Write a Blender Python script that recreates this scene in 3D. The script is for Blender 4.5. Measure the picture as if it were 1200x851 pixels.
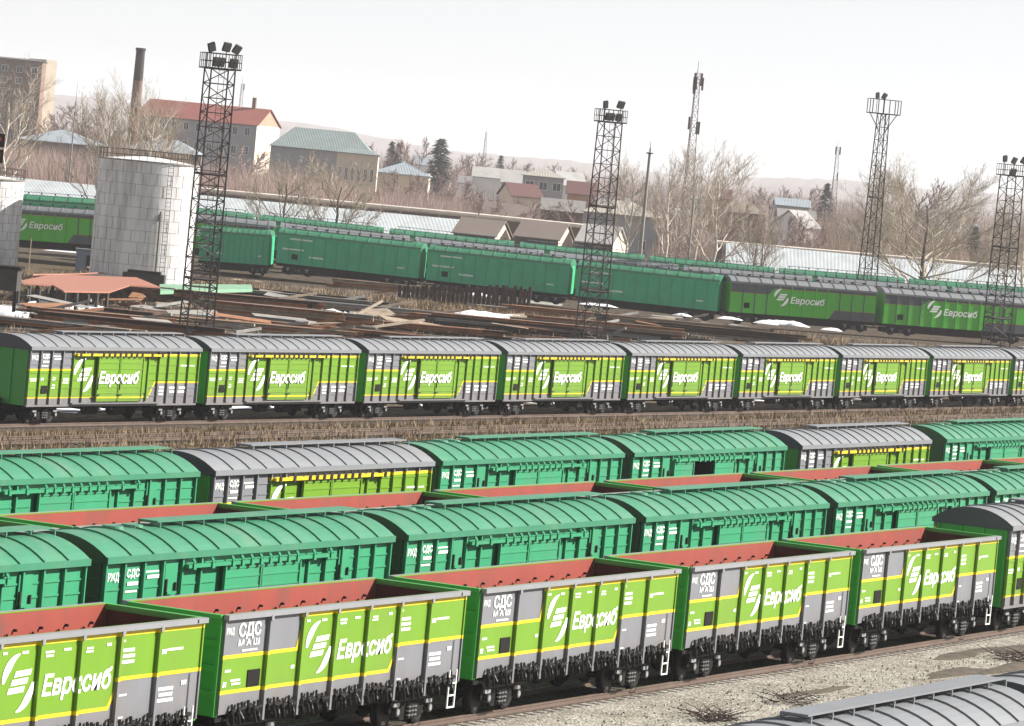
import bpy, bmesh, math, random
from math import sin, cos, tan, pi, radians, atan2, sqrt, hypot
from mathutils import Vector, Matrix

for o in list(bpy.data.objects):
    bpy.data.objects.remove(o)
scene = bpy.context.scene
COL = scene.collection

# ------------------------------------------------------------------ camera
F = 5307.0; PITCH = .044; ROLL = .094; YAW = 1.130; H = 14.66
fw = Vector((sin(YAW)*cos(PITCH), cos(YAW)*cos(PITCH), -sin(PITCH)))
r0 = Vector((cos(YAW), -sin(YAW), 0)); u0 = r0.cross(fw)
rt = r0*cos(ROLL) + u0*sin(ROLL)
up = u0*cos(ROLL) - r0*sin(ROLL)
cam = bpy.data.cameras.new('camera'); camo = bpy.data.objects.new('camera', cam); COL.objects.link(camo)
M3 = Matrix((rt, up, -fw)).transposed()
camo.matrix_world = Matrix.Translation((0, 0, H)) @ M3.to_4x4()
cam.sensor_width = 36; cam.lens = F/1200*36; cam.clip_start = 1; cam.clip_end = 30000
scene.camera = camo
# ------------------------------------------------------------------ light
SUN = Vector((.80, -1.0, .86)).normalized()
EL = math.asin(SUN.z); AZ = atan2(SUN.x, SUN.y)
w = bpy.data.worlds.new('World'); scene.world = w; w.use_nodes = True
nt = w.node_tree; nt.nodes.clear()
wo = nt.nodes.new('ShaderNodeOutputWorld'); bg = nt.nodes.new('ShaderNodeBackground')
sky = nt.nodes.new('ShaderNodeTexSky'); sky.sky_type = 'NISHITA'; sky.sun_disc = False
sky.sun_elevation = EL; sky.sun_rotation = AZ
sky.air_density = 1.0; sky.dust_density = 0.05; sky.ozone_density = 2.0; sky.altitude = 200
hs = nt.nodes.new('ShaderNodeHueSaturation'); hs.inputs['Saturation'].default_value = .10
nt.links.new(sky.outputs[0], hs.inputs['Color']); tn = nt.nodes.new('ShaderNodeMix'); tn.data_type = 'RGBA'; tn.blend_type = 'MULTIPLY'; tn.inputs[0].default_value = 1; tn.inputs[7].default_value = (.975, .99, 1.03, 1)
nt.links.new(hs.outputs[0], tn.inputs[6]); nt.links.new(tn.outputs[2], bg.inputs[0])
bg.inputs[1].default_value = .052
nt.links.new(bg.outputs[0], wo.inputs[0])
sl = bpy.data.lights.new('sun', 'SUN'); sl.energy = 4.6; sl.angle = radians(.5); sl.color = (1, .955, .89)
so = bpy.data.objects.new('sun', sl); COL.objects.link(so)
so.rotation_euler = SUN.to_track_quat('Z', 'Y').to_euler(); so.location = (100, -100, 200)
vs = scene.view_settings; vs.view_transform = 'Standard'; vs.look = 'None'; vs.gamma = 1; vs.use_curve_mapping = False
vs.exposure = 1.33
scene.render.engine = 'CYCLES'
scene.cycles.volume_bounces = 0
scene.cycles.max_bounces = 6

# ------------------------------------------------------------------ placing helpers
def ray(px, py): return fw + rt*((px-600)/F) - up*((py-425.5)/F)
def up_z(px, py, z):
    d = ray(px, py); t = (z-H)/d.z; return Vector((d.x*t, d.y*t, z))
def up_d(px, py, D): return ray(px, py)*D + Vector((0, 0, H))
RANG = atan2(-cos(YAW), sin(YAW)) if False else -(YAW)          # heading of "to the right in view"

# ------------------------------------------------------------------ materials
MATS = {}; PAINT = .62; BRIGHT = ('pale twigs', 'pale birch bark', 'pale limb bark', 'mauve brown twigs', 'mauve thicket', 'tan thicket', 'white lettering', 'old snow', 'whitewashed wall', 'cream wall', 'yellow paint', 'beige lagging')
def mat(name, c, rough=.6, var=.12, scale=1.5, bump=0.0, metal=0.0, spec=.5, stretch=(1, 1, 1), dirt=None, dirt_amt=.35, dirt_scale=.6, grime=0):
    if name in MATS: return MATS[name]
    c = [x*PAINT for x in c] if name not in BRIGHT else c
    if dirt: dirt = [x*PAINT for x in dirt]
    m = bpy.data.materials.new(name); m.use_nodes = True; n = m.node_tree; N = n.nodes
    b = N['Principled BSDF']; b.inputs['Roughness'].default_value = rough; b.inputs['Metallic'].default_value = metal
    b.inputs['Specular IOR Level'].default_value = spec
    tc = N.new('ShaderNodeTexCoord'); mp = N.new('ShaderNodeMapping'); mp.inputs['Scale'].default_value = stretch
    oi = N.new('ShaderNodeObjectInfo'); vm = N.new('ShaderNodeVectorMath'); vm.operation = 'SCALE'; vm.inputs[0].default_value = (31, 17, 9); n.links.new(oi.outputs['Random'], vm.inputs['Scale'])
    va = N.new('ShaderNodeVectorMath'); va.operation = 'ADD'; n.links.new(tc.outputs['Object'], va.inputs[0]); n.links.new(vm.outputs[0], va.inputs[1])
    n.links.new(va.outputs[0], mp.inputs[0])
    nz = N.new('ShaderNodeTexNoise'); nz.inputs['Scale'].default_value = scale; nz.inputs['Detail'].default_value = 6; nz.inputs['Roughness'].default_value = .65
    n.links.new(mp.outputs[0], nz.inputs[0])
    rp = N.new('ShaderNodeValToRGB'); rp.color_ramp.elements[0].position = .3; rp.color_ramp.elements[1].position = .7
    a = [x*(1-var) for x in c]; d = [min(1, x*(1+var)) for x in c]
    rp.color_ramp.elements[0].color = (*a, 1); rp.color_ramp.elements[1].color = (*d, 1)
    n.links.new(nz.outputs[0], rp.inputs[0]); src = rp.outputs[0]
    if dirt:
        z2 = N.new('ShaderNodeTexNoise'); z2.inputs['Scale'].default_value = dirt_scale; z2.inputs['Detail'].default_value = 8; z2.inputs['Roughness'].default_value = .7
        m2 = N.new('ShaderNodeMapping'); m2.inputs['Scale'].default_value = stretch; m2.inputs['Location'].default_value = (7, 3, 1)
        n.links.new(va.outputs[0], m2.inputs[0]); n.links.new(m2.outputs[0], z2.inputs[0])
        r2 = N.new('ShaderNodeValToRGB'); r2.color_ramp.elements[0].position = .5; r2.color_ramp.elements[1].position = .72
        r2.color_ramp.elements[0].color = (0, 0, 0, 1); r2.color_ramp.elements[1].color = (dirt_amt,)*3 + (1,)
        n.links.new(z2.outputs[0], r2.inputs[0])
        mx = N.new('ShaderNodeMix'); mx.data_type = 'RGBA'
        n.links.new(r2.outputs[0], mx.inputs[0]); n.links.new(src, mx.inputs[6]); mx.inputs[7].default_value = (*dirt, 1)
        src = mx.outputs[2]
    if grime:        # brake dust and mud thrown up from the track: grows towards the sill, streaky
        sx = N.new('ShaderNodeSeparateXYZ'); n.links.new(tc.outputs['Object'], sx.inputs[0])
        z3 = N.new('ShaderNodeTexNoise'); z3.inputs['Scale'].default_value = 2.2; z3.inputs['Detail'].default_value = 7; z3.inputs['Roughness'].default_value = .7
        m3 = N.new('ShaderNodeMapping'); m3.inputs['Scale'].default_value = (1, 1, .22); n.links.new(va.outputs[0], m3.inputs[0]); n.links.new(m3.outputs[0], z3.inputs[0])
        mr = N.new('ShaderNodeMapRange'); mr.inputs[1].default_value = 1.9; mr.inputs[2].default_value = .9; mr.inputs[3].default_value = .0; mr.inputs[4].default_value = 1; n.links.new(sx.outputs[2], mr.inputs[0])
        r3 = N.new('ShaderNodeMapRange'); r3.inputs[1].default_value = .38; r3.inputs[2].default_value = .68; r3.inputs[3].default_value = .12; r3.inputs[4].default_value = 1.0; n.links.new(z3.outputs[0], r3.inputs[0])
        ml = N.new('ShaderNodeMath'); ml.operation = 'MULTIPLY'; n.links.new(mr.outputs[0], ml.inputs[0]); n.links.new(r3.outputs[0], ml.inputs[1])
        m4 = N.new('ShaderNodeMath'); m4.operation = 'MULTIPLY'; n.links.new(ml.outputs[0], m4.inputs[0]); m4.inputs[1].default_value = grime
        mg = N.new('ShaderNodeMix'); mg.data_type = 'RGBA'; n.links.new(m4.outputs[0], mg.inputs[0]); n.links.new(src, mg.inputs[6]); mg.inputs[7].default_value = (.115, .09, .07, 1); src = mg.outputs[2]
    n.links.new(src, b.inputs['Base Color'])
    if bump:
        bp = N.new('ShaderNodeBump'); bp.inputs['Strength'].default_value = bump; bp.inputs['Distance'].default_value = .05
        n.links.new(nz.outputs[0], bp.inputs['Height']); n.links.new(bp.outputs[0], b.inputs['Normal'])
    MATS[name] = m; return m
DUST = (.30, .25, .19)
STK = (1, 1, .35)
LIME = mat('lime paint', (.20, .41, .018), .42, .05, 1.2, stretch=STK, dirt=(.22, .30, .06), dirt_amt=.35, grime=.6)
YEL = mat('yellow paint', (.62, .47, .012), .45, .06)
GREY = mat('wagon grey paint', (.245, .252, .278), .5, .08, 1.2, stretch=STK, dirt=DUST, dirt_amt=.45, grime=.7)
ROOFG = mat('grey roof paint', (.265, .278, .298), .5, .08, .9, dirt=DUST, dirt_amt=.3)
LGREY = mat('light grey paint', (.33, .34, .36), .5, .08, 1.2, stretch=STK, dirt=DUST, dirt_amt=.3)
DGREEN = mat('dark green end paint', (.07, .47, .065), .5, .08, dirt=DUST, dirt_amt=.2)
TEAL = mat('teal green paint', (.046, .385, .18), .45, .06, 1.1, stretch=STK, dirt=(.12, .30, .18), dirt_amt=.5, grime=.6)
TEALR = mat('teal green roof paint', (.056, .285, .155), .45, .08, .8, dirt=(.20, .33, .22), dirt_amt=.55)
TEALF = mat('deep green paint', (.040, .56, .27), .5, .08, .8, dirt=(.05, .2, .1), dirt_amt=.4)
LIMEF = mat('strong green paint', (.11, .66, .035), .5, .06)
BLK = mat('black underframe', (.014, .012, .011), .8, .3, 3, spec=.15)
HARD = mat('dark hardware', (.035, .03, .028), .6, .3, 5, spec=.3)
RED = mat('red primer', (.37, .058, .034), .6, .12, 1.0, stretch=STK, dirt=(.22, .075, .055), dirt_amt=.85, dirt_scale=1.2)
WHITE = mat('white lettering', (.82, .83, .80), .5, .03)
STEEL = mat('worn steel and highlights', (.42, .42, .42), .45, .2, 6, metal=.3)
RAIL = mat('rusty rail', (.155, .10, .072), .6, .2, 2, dirt=(.3, .22, .16))
SLEEP = mat('sleeper', (.07, .055, .042), .9, .3, 3)
SNOW = mat('old snow', (.78, .79, .82), .8, .1, 2, bump=.6, dirt=(.35, .32, .28), dirt_amt=.35, dirt_scale=.8)
RUST = mat('rust orange steel', (.42, .19, .09), .8, .3, 1.5, dirt=(.10, .05, .03), dirt_amt=.7)
RUSTD = mat('dark rusty steel', (.075, .045, .035), .85, .35, 1.5, dirt=(.2, .09, .05), dirt_amt=.5)
DARKST = mat('dark steel', (.035, .032, .03), .7, .4, 1.5, dirt=(.14, .09, .06), dirt_amt=.5)
TANS = mat('weathered tan steel', (.42, .33, .24), .8, .25, 1.5, dirt=(.12, .08, .06), dirt_amt=.6)
GREYST = mat('weathered grey beams', (.36, .35, .33), .8, .2, 1.5, dirt=(.15, .12, .1), dirt_amt=.6)
CONC = mat('concrete', (.42, .40, .36), .9, .15, 2)

# ------------------------------------------------------------------ mesh builder
class MB:
    def __init__(s): s.v = []; s.f = []; s.m = []; s.mats = []
    def mi(s, m):
        if m not in s.mats: s.mats.append(m)
        return s.mats.index(m)
    def add(s, vs_, fs, m):
        b = len(s.v); s.v += [tuple(x) for x in vs_]; k = s.mi(m)
        for f in fs: s.f.append(tuple(b+i for i in f)); s.m.append(k)
    def box(s, x0, x1, y0, y1, z0, z1, m, M=None):
        p = [Vector(q) for q in ((x0,y0,z0),(x1,y0,z0),(x1,y1,z0),(x0,y1,z0),(x0,y0,z1),(x1,y0,z1),(x1,y1,z1),(x0,y1,z1))]
        if M is not None: p = [M @ q for q in p]
        s.add(p, [(0,3,2,1),(4,5,6,7),(0,1,5,4),(1,2,6,5),(2,3,7,6),(3,0,4,7)], m)
    def bar(s, a, b, w, h, m):
        a = Vector(a); b = Vector(b); d = (b-a); L = d.length; d.normalize()
        ref = Vector((0,0,1)) if abs(d.z) < .95 else Vector((1,0,0))
        x = d.cross(ref).normalized(); y = x.cross(d)
        P = []
        for q in (a, b):
            for i, j in ((-1,-1),(1,-1),(1,1),(-1,1)): P.append(q + x*(i*w/2) + y*(j*h/2))
        s.add(P, [(0,1,2,3),(7,6,5,4),(0,4,5,1),(1,5,6,2),(2,6,7,3),(3,7,4,0)], m)
    def tube(s, a, b, r, r2, m, n=8, cap=True):
        a = Vector(a); b = Vector(b); d = (b-a).normalized()
        ref = Vector((0,0,1)) if abs(d.z) < .9 else Vector((1,0,0))
        x = d.cross(ref).normalized(); y = x.cross(d); P = []
        for q, rr in ((a, r), (b, r2)):
            for i in range(n):
                t = 2*pi*i/n; P.append(q + x*(rr*cos(t)) + y*(rr*sin(t)))
        fs = [(i, i+n, (i+1)%n+n, (i+1)%n) for i in range(n)]
        if cap: fs += [tuple(range(n)), tuple(range(2*n-1, n-1, -1))]
        s.add(P, fs, m)
    def prism(s, pts, y0, y1, m, M=None):           # pts = (x,z) outline, counter-clockwise seen from -y
        n = len(pts)
        P = [Vector((x, y0, z)) for x, z in pts] + [Vector((x, y1, z)) for x, z in pts]
        if M is not None: P = [M @ q for q in P]
        s.add(P, [tuple(range(n)), tuple(range(2*n-1, n-1, -1))] + [(i, i+n, (i+1)%n+n, (i+1)%n) for i in range(n)], m)
    def poly(s, pts, m): s.add(pts, [tuple(range(len(pts)))], m)
    def build(s, name, parent=None, smooth=False):
        me = bpy.data.meshes.new(name); me.from_pydata(s.v, [], s.f)
        for m in s.mats: me.materials.append(m)
        me.polygons.foreach_set('material_index', s.m)
        if smooth: me.polygons.foreach_set('use_smooth', [True]*len(s.f))
        me.update()
        o = bpy.data.objects.new(name, me); COL.objects.link(o)
        if parent: o.parent = parent
        return o
def tag(o, label=None, cat=None, group=None, kind=None):
    if label: o['label'] = label
    if cat: o['category'] = cat
    if group: o['group'] = group
    if kind: o['kind'] = kind
    return o
def empty(name, loc=(0,0,0), rz=0, parent=None):
    o = bpy.data.objects.new(name, None); COL.objects.link(o); o.location = loc; o.rotation_euler = (0,0,rz)
    o.empty_display_size = .5
    if parent: o.parent = parent
    return o
KIDS = {}
def copy_tree(o, parent=None):
    c = o.copy(); COL.objects.link(c); c.parent = parent
    for ch in list(o.children): copy_tree(ch, c)
    return c
def obj_copy(o, parent, loc, rz=0):
    c = copy_tree(o, parent); c.location = loc; c.rotation_euler = (0,0,rz); return c

# ------------------------------------------------------------------ lettering
DG = None
def text_tris(s, height, shear=0, weight=.0, xs=1.0):
    cu = bpy.data.curves.new('t', 'FONT'); cu.body = s; cu.size = height/.73; cu.shear = shear; cu.offset = weight
    cu.resolution_u = 3
    o = bpy.data.objects.new('t', cu); COL.objects.link(o)
    dg = bpy.context.evaluated_depsgraph_get(); e = o.evaluated_get(dg); me = e.to_mesh()
    V = [(v.co.x*xs, v.co.y) for v in me.vertices]; Fs = [tuple(p.vertices) for p in me.polygons]
    e.to_mesh_clear(); bpy.data.objects.remove(o); bpy.data.curves.remove(cu)
    return V, Fs
def decal_mesh(polys, m, name, parent, y, cuts=()):
    """polys: list of (verts2d, faces); laid on the wall at y (a float) and at other depths between cuts [(x0,x1,y)]"""
    bm = bmesh.new()
    for V, Fs in polys:
        vv = [bm.verts.new((a, 0, b)) for a, b in V]
        for f in Fs:
            try: bm.faces.new([vv[i] for i in f])
            except ValueError: pass
    if cuts:
        for x0, x1, yy in cuts:
            for xx in (x0, x1):
                bmesh.ops.bisect_plane(bm, geom=bm.verts[:]+bm.edges[:]+bm.faces[:], plane_co=(xx,0,0), plane_no=(1,0,0))
        bmesh.ops.split_edges(bm, edges=bm.edges[:])
    for f in bm.faces:
        yy = y
        c = f.calc_center_median().x
        for x0, x1, y2 in cuts:
            if x0 <= c <= x1: yy = y2
        for v in f.verts: v.co.y = yy
        f.normal_update()
        if f.normal.y > 0: f.normal_flip()
    me = bpy.data.meshes.new(name); bm.to_mesh(me); bm.free(); me.materials.append(m)
    o = bpy.data.objects.new(name, me); COL.objects.link(o); o.parent = parent
    return o
def place_text(s, x0, x1, z0, z1, shear=0, weight=0.0):
    V, Fs = text_tris(s, 1.0, shear, weight)
    xa = min(v[0] for v in V); xb = max(v[0] for v in V); za = 0; zb = .73/.73
    k = (z1-z0)
    sx = (x1-x0)/(xb-xa)
    return [(x0+(v[0]-xa)*sx, z0+v[1]*k) for v in V], Fs
def logo_polys(x0, x1, z0, z1):
    """two facing crescents with three slanted bars between"""
    W = x1-x0; Hh = z1-z0; out = []
    def T(a, b): return (x0 + a*W, z0 + b*Hh)
    def strip(p, q):
        n = len(p); V = [T(*a) for a in p] + [T(*a) for a in q]
        return V, [(i, i+1, n+i+1, n+i) for i in range(n-1)]
    p = []; q = []
    for i in range(13):
        t = i/12; a = radians(90 + 100*t)              # left crescent, from the top to lower left
        p.append((.50+.50*cos(a)*1.0, .58+.42*sin(a)))
        th = .13*sin(pi*min(1, t*.9+.02))**.8 + .004
        q.append((.50+(.50-th*1.5)*cos(a)+.0, .58+(.42-th)*sin(a)))
    out.append(strip(p, q))
    out.append(strip([(1-a, 1-b) for a, b in p], [(1-a, 1-b) for a, b in q]))
    for k, (a0, a1, b) in enumerate(((.36, .86, .60), (.27, .77, .46), (.18, .68, .32))):
        V = [T(a0, b), T(a1, b+.02), T(a1+.04, b+.12), T(a0+.05, b+.10)]
        out.append((V, [(0, 1, 2, 3)]))
    return out
def dashes(rnd, x0, x1, z0, z1, rows):
    """illegible small print: little strokes"""
    out = []
    hh = (z1-z0)/rows
    for r in range(rows):
        x = x0 + rnd.uniform(0, .15)*(x1-x0)
        while x < x1 - .03:
            ww = rnd.uniform(.4, .8)*hh
            zz = z0 + r*hh
            out.append(([(x, zz), (x+ww*.5, zz), (x+ww*.6, zz+hh*.62), (x+ww*.1, zz+hh*.62)], [(0,1,2,3)]))
            x += ww*.75
    return out

# ------------------------------------------------------------------ bogies and couplers
def make_bogie(parent, x, full=True, wb=1.85):
    b = MB()
    b.box(x-.25, x+.25, -1.0, 1.0, .5, .8, BLK)
    b.box(x-.9, x+.9, -.5, .5, .45, .55, BLK)
    for dx in (-wb/2, wb/2): b.tube((x+dx, -1.12, .475), (x+dx, 1.12, .475), .08, .08, BLK, 8)
    bo = b.build('bogie', parent)
    outer = bo if full else None
    for dx in (-wb/2, wb/2):
        for sy in (-1, 1):
            if not full and sy > 0: continue
            wv = MB(); n = 22
            wv.tube((x+dx, sy*.70, .475), (x+dx, sy*.83, .475), .475, .46, BLK, n)
            wv.tube((x+dx, sy*.665, .475), (x+dx, sy*.70, .475), .505, .505, BLK, n)
            wv.tube((x+dx, sy*.83, .475), (x+dx, sy*.845, .475), .40, .38, HARD, n)
            wv.tube((x+dx, sy*.835, .475), (x+dx, sy*.90, .475), .13, .12, HARD, 12)
            wv.build('wheel', bo)
    for sy in (-1, 1):
        if not full and sy > 0: continue
        y0, y1 = (sy*1.09, sy*.95) if sy < 0 else (sy*.95, sy*1.09)
        s = MB(); hw = wb/2
        s.prism([(x-hw-.28,.52),(x-hw-.22,.40),(x-hw+.22,.40),(x-.52,.22),(x+.52,.22),(x+hw-.22,.40),(x+hw+.22,.40),(x+hw+.28,.52),(x+hw+.2,.70),(x+hw-.25,.80),(x-hw+.25,.80),(x-hw-.2,.70)], y0, y1, BLK)
        ys = sy*1.09 + (0 if sy > 0 else -.03)
        s.box(x-hw-.2, x+hw+.2, min(ys, ys+.03), max(ys, ys+.03), .72, .77, HARD)
        s.build('side_frame', bo)
        for dx in (-.17, 0, .17):
            sp = MB()
            for i in range(7):
                z = .27+i*.055; sp.tube((x+dx, sy*1.13, z), (x+dx, sy*1.13, z+.03), .075, .075, STEEL if i % 2 else HARD, 8)
            sp.build('spring', bo)
        for dx in (-hw, hw):
            a = MB(); a.tube((x+dx, sy*1.08, .475), (x+dx, sy*1.22, .475), .13, .12, HARD, 12)
            a.tube((x+dx, sy*1.22, .475), (x+dx, sy*1.235, .475), .085, .08, STEEL, 10)  # cap and pad kept pale, painting in the axle box highlights
            a.box(x+dx-.17, x+dx+.17, min(sy*1.1, sy*1.17), max(sy*1.1, sy*1.17), .60, .70, STEEL)
            a.build('axle_box', bo)
    return bo
def make_coupler(parent, x, s):
    c = MB(); c.box(min(x, x+s*.38), max(x, x+s*.38), -.1, .1, .95, 1.18, HARD)
    c.box(min(x+s*.30, x+s*.50), max(x+s*.30, x+s*.50), -.2, .2, .9, 1.25, HARD)
    c.tube((x, -.35, .95), (x+s*.4, -.15, .6), .03, .03, BLK, 6)
    return c.build('coupler', parent)

# ------------------------------------------------------------------ open wagon (gondola)
GL = 12.9; GW = 2.876; GZ0 = 1.10; GZ1 = 3.36; GTOP = 3.48
GP = [2.15, 3.87, 5.60, 7.33, 9.05, 10.80]
def g_zones(x):
    """paint bands (z0,z1,material) of the open wagon's livery at x"""
    if x < 3.75: return [(GZ0,1.58,GREY),(1.58,1.67,YEL),(1.67,2.42,LIME),(2.42,2.51,YEL),(2.51,GZ1,GREY)]
    if x < 8.6: return [(GZ0,1.58,GREY),(1.58,1.67,YEL),(1.67,3.24,LIME),(3.24,3.33,YEL),(3.33,GZ1,LIME)]
    if x < 9.0: return [(GZ0,1.9,GREY),(1.9,2.0,YEL),(2.0,3.24,LIME),(3.24,3.33,YEL),(3.33,GZ1,LIME)]
    return [(GZ0,2.22,GREY),(2.22,2.31,YEL),(2.31,3.24,LIME),(3.24,3.33,YEL),(3.33,GZ1,LIME)]
def make_gondola(full):
    rnd = random.Random(3)
    root = empty('open_wagon')
    yo = -GW/2; yp = yo+.10           # yo = front of the posts, yp = panel plane
    def wall(nm, detail):
        b = MB()
        b.box(0, GL, yp, yp+.03, GZ0, GZ1, GREY)
        b.box(.03, GL-.03, yp+.0305, yp+.05, GZ0+.02, GTOP-.03, RED); b.box(.03, GL-.03, yp+.0305, yp+.055, GTOP-.029, GTOP+.002, LIME)
        e = .004
        def q(pts, m, k=1): b.poly([(x, yp-e*k, z) for x, z in pts], m)
        q([(0,1.60),(8.7,1.60),(9.18,2.26),(GL,2.26),(GL,3.32),(4.05,3.32),(3.76,2.46),(0,2.46)], LIME)
        q([(0,1.58),(8.68,1.58),(8.76,1.67),(0,1.67)], YEL, 2)
        q([(8.68,1.58),(8.80,1.58),(9.28,2.24),(9.18,2.30)], YEL, 2)
        q([(9.17,2.22),(GL,2.22),(GL,2.31),(9.17,2.31)], YEL, 3)
        q([(0,2.42),(3.74,2.42),(3.74,2.51),(0,2.51)], YEL, 2)
        q([(3.64,2.42),(3.75,2.42),(4.06,3.33),(3.95,3.33)], YEL, 3)
        q([(3.96,3.24),(GL,3.24),(GL,3.33),(3.84,3.33)], YEL, 2)
        # pressed horizontal corrugations
        for z in (1.35, 1.85, 2.05, 2.75, 3.0):
            pass
        return b.build(nm, root)
    sw = wall('side_wall', True)
    for i, px in enumerate(GP):
        p = MB()
        for z0, z1, m in g_zones(px): p.box(px-.05, px+.05, yo, yp-.012, z0, z1, m)
        p.box(px-.05, px+.05, yo, yp-.012, .86, GZ0, GREY)
        p.build('side_post', root)
    for px in (.03, GL-.03):
        p = MB()
        for z0, z1, m in g_zones(px): p.box(px-.028, px+.028, yo+.06, yp-.012, z0, z1, m)
        p.build('side_post', root)
    # hatch latches between the posts, hanging under the side
    for x0, x1 in zip([.35]+GP, GP+[GL-.3]):
        for k in range(2):
            xc = x0 + (x1-x0)*(.28+.44*k)
            l = MB()
            l.bar((xc-.36, yp-.05, 1.12), (xc+.36, yp-.05, 1.12), .05, .10, BLK)
            for j in (-.24, .06, .25):
                a = rnd.uniform(-.05, .05); t = rnd.uniform(.06, .16)
                l.bar((xc+j, yp-.05, 1.34+a), (xc+j-t, yp-.15, 1.08), .05, .08, BLK)
                l.bar((xc+j-t, yp-.15, 1.12), (xc+j+t*.8, yp-.08, .86+a), .06, .07, BLK)
                l.tube((xc+j-.10, yp-.11, 1.18+a), (xc+j+.08, yp-.11, 1.22+a), .055, .05, BLK, 6)
            l.bar((xc+.1+rnd.uniform(-.1,.1), yp-.13, 1.2), (xc+.18, yp-.18, .98), .022, .022, STEEL)
            l.box(xc-.3, xc+.3, yp+.02, yp+.12, .82, 1.09, BLK)
            l.build('hatch_latch', root)
    tr = MB(); tr.box(-.02, GL+.02, yo-.02, yp+.029, GZ1, GTOP, LGREY); tr.box(GL-.5, GL-.46, yo-.035, yo-.02, GZ1+.02, GTOP-.02, HARD)
    for px in GP: tr.box(px-.06, px+.06, yo-.03, yo-.02, GZ1-.1, GZ1+.03, LGREY)
    trail = tr.build('top_rail', root)
    # ends
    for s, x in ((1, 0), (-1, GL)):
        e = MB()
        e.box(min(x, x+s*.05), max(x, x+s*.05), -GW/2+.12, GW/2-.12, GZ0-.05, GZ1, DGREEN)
        e.box(min(x+s*.0505, x+s*.06), max(x+s*.0505, x+s*.06), -GW/2+.17, GW/2-.17, GZ0, GZ1-.03, mat('inner end painted shade', (.11, .042, .032), .9, .25, 1, spec=.2))  # shade on the inner end face painted in as a darker brown
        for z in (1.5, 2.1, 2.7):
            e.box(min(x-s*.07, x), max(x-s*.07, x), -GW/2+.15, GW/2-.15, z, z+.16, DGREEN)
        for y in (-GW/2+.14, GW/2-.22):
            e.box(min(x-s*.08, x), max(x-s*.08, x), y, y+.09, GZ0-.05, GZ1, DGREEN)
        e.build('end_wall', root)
        t = MB(); t.box(min(x-s*.10, x+s*.08), max(x-s*.10, x+s*.08), -GW/2+.16, GW/2-.16, GZ1+.0, GTOP-.01, DGREEN); t.build('end_beam', root)
    # the other side: the same parts turned round
    for ch in [c for c in root.children if c.name.split('.')[0] in ('side_wall', 'side_post', 'top_rail')]:
        obj_copy(ch, root, (GL, 0, 0), pi)
    for i in range(11):                       # lashing hooks inside the far wall
        x = .9 + i*1.13
        h = MB(); yf = GW/2-.155
        h.tube((x, yf, 3.05), (x, yf-.08, 3.05), .035, .035, BLK, 6)
        h.bar((x-.35, yf-.04, 2.98), (x-.31, yf-.04, 2.72), .04, .04, BLK); h.bar((x-.31, yf-.04, 2.74), (x-.2, yf-.04, 2.80), .035, .03, BLK)
        h.build('lashing_hook', root)
    fl = MB(); fl.box(.08, GL-.08, -GW/2+.16, GW/2-.16, 1.115, 1.15, RED); fl.build('floor', root)
    cs = MB(); cs.box(-.2, GL+.2, -.25, .25, .78, 1.015, BLK); cs.box(0, GL, -1.3, -1.22, .92, 1.018, BLK); cs.box(0, GL, 1.22, 1.3, .92, 1.018, BLK)
    for x in (2.15, 5.6, 7.33, 10.8): cs.box(x-.1, x+.1, -1.21, 1.21, .85, 1.01, BLK)
    cs.build('underframe', root)
    make_bogie(root, 2.17, full); make_bogie(root, GL-2.17, full)
    make_coupler(root, -.1, -1); make_coupler(root, GL+.1, 1)
    if full:
        br = MB(); br.tube((5.4, -.6, .72), (6.3, -.6, .72), .2, .2, BLK, 12); br.tube((7.2,-.6,.7), (8.3,-.6,.7), .24, .24, BLK, 12); br.bar((4,-.3,.62),(9.6,-.3,.62),.04,.04,BLK)
        br.build('brake_cylinder', root)
        lp = MB(); lp.box(1.32, 1.92, yp-.03, yp-.009, 1.70, 2.10, BLK); lp.build('load_panel', root)
        la = MB()
        for x in (12.1, 12.5): la.bar((x, yo-.03, 1.45), (x, yo-.03, .45), .035, .035, WHITE)
        for z in (.47, .78, 1.1): la.bar((12.1, yo-.03, z), (12.5, yo-.03, z), .035, .035, WHITE)
        la.build('ladder', root)
        hl = MB(); hl.box(12.42, 12.44, yp-.03, yp-.012, 1.3, 2.2, GREY); pass
        hl.build('grab_rail', root)
    yd = yp-.018
    cuts = [(px-.05, px+.05, yo-.004) for px in GP]
    decal_mesh(logo_polys(4.16, 5.50, 1.80, 3.10), WHITE, 'logo', root, yd, cuts)
    decal_mesh([place_text('Евросиб', 5.86, 8.84, 2.10, 2.56, .18, .035)], WHITE, 'lettering', root, yd, cuts)
    decal_mesh([place_text('СДС', .72, 1.80, 2.93, 3.24, 0, .035), place_text('М А Ш', .74, 1.76, 2.70, 2.85, 0, .02), place_text('РЖД', .12, .48, 3.0, 3.16, 0, .01)]
               + dashes(rnd, .88, 1.72, 2.56, 2.64, 1), WHITE, 'lettering', root, yd, cuts)
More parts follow.
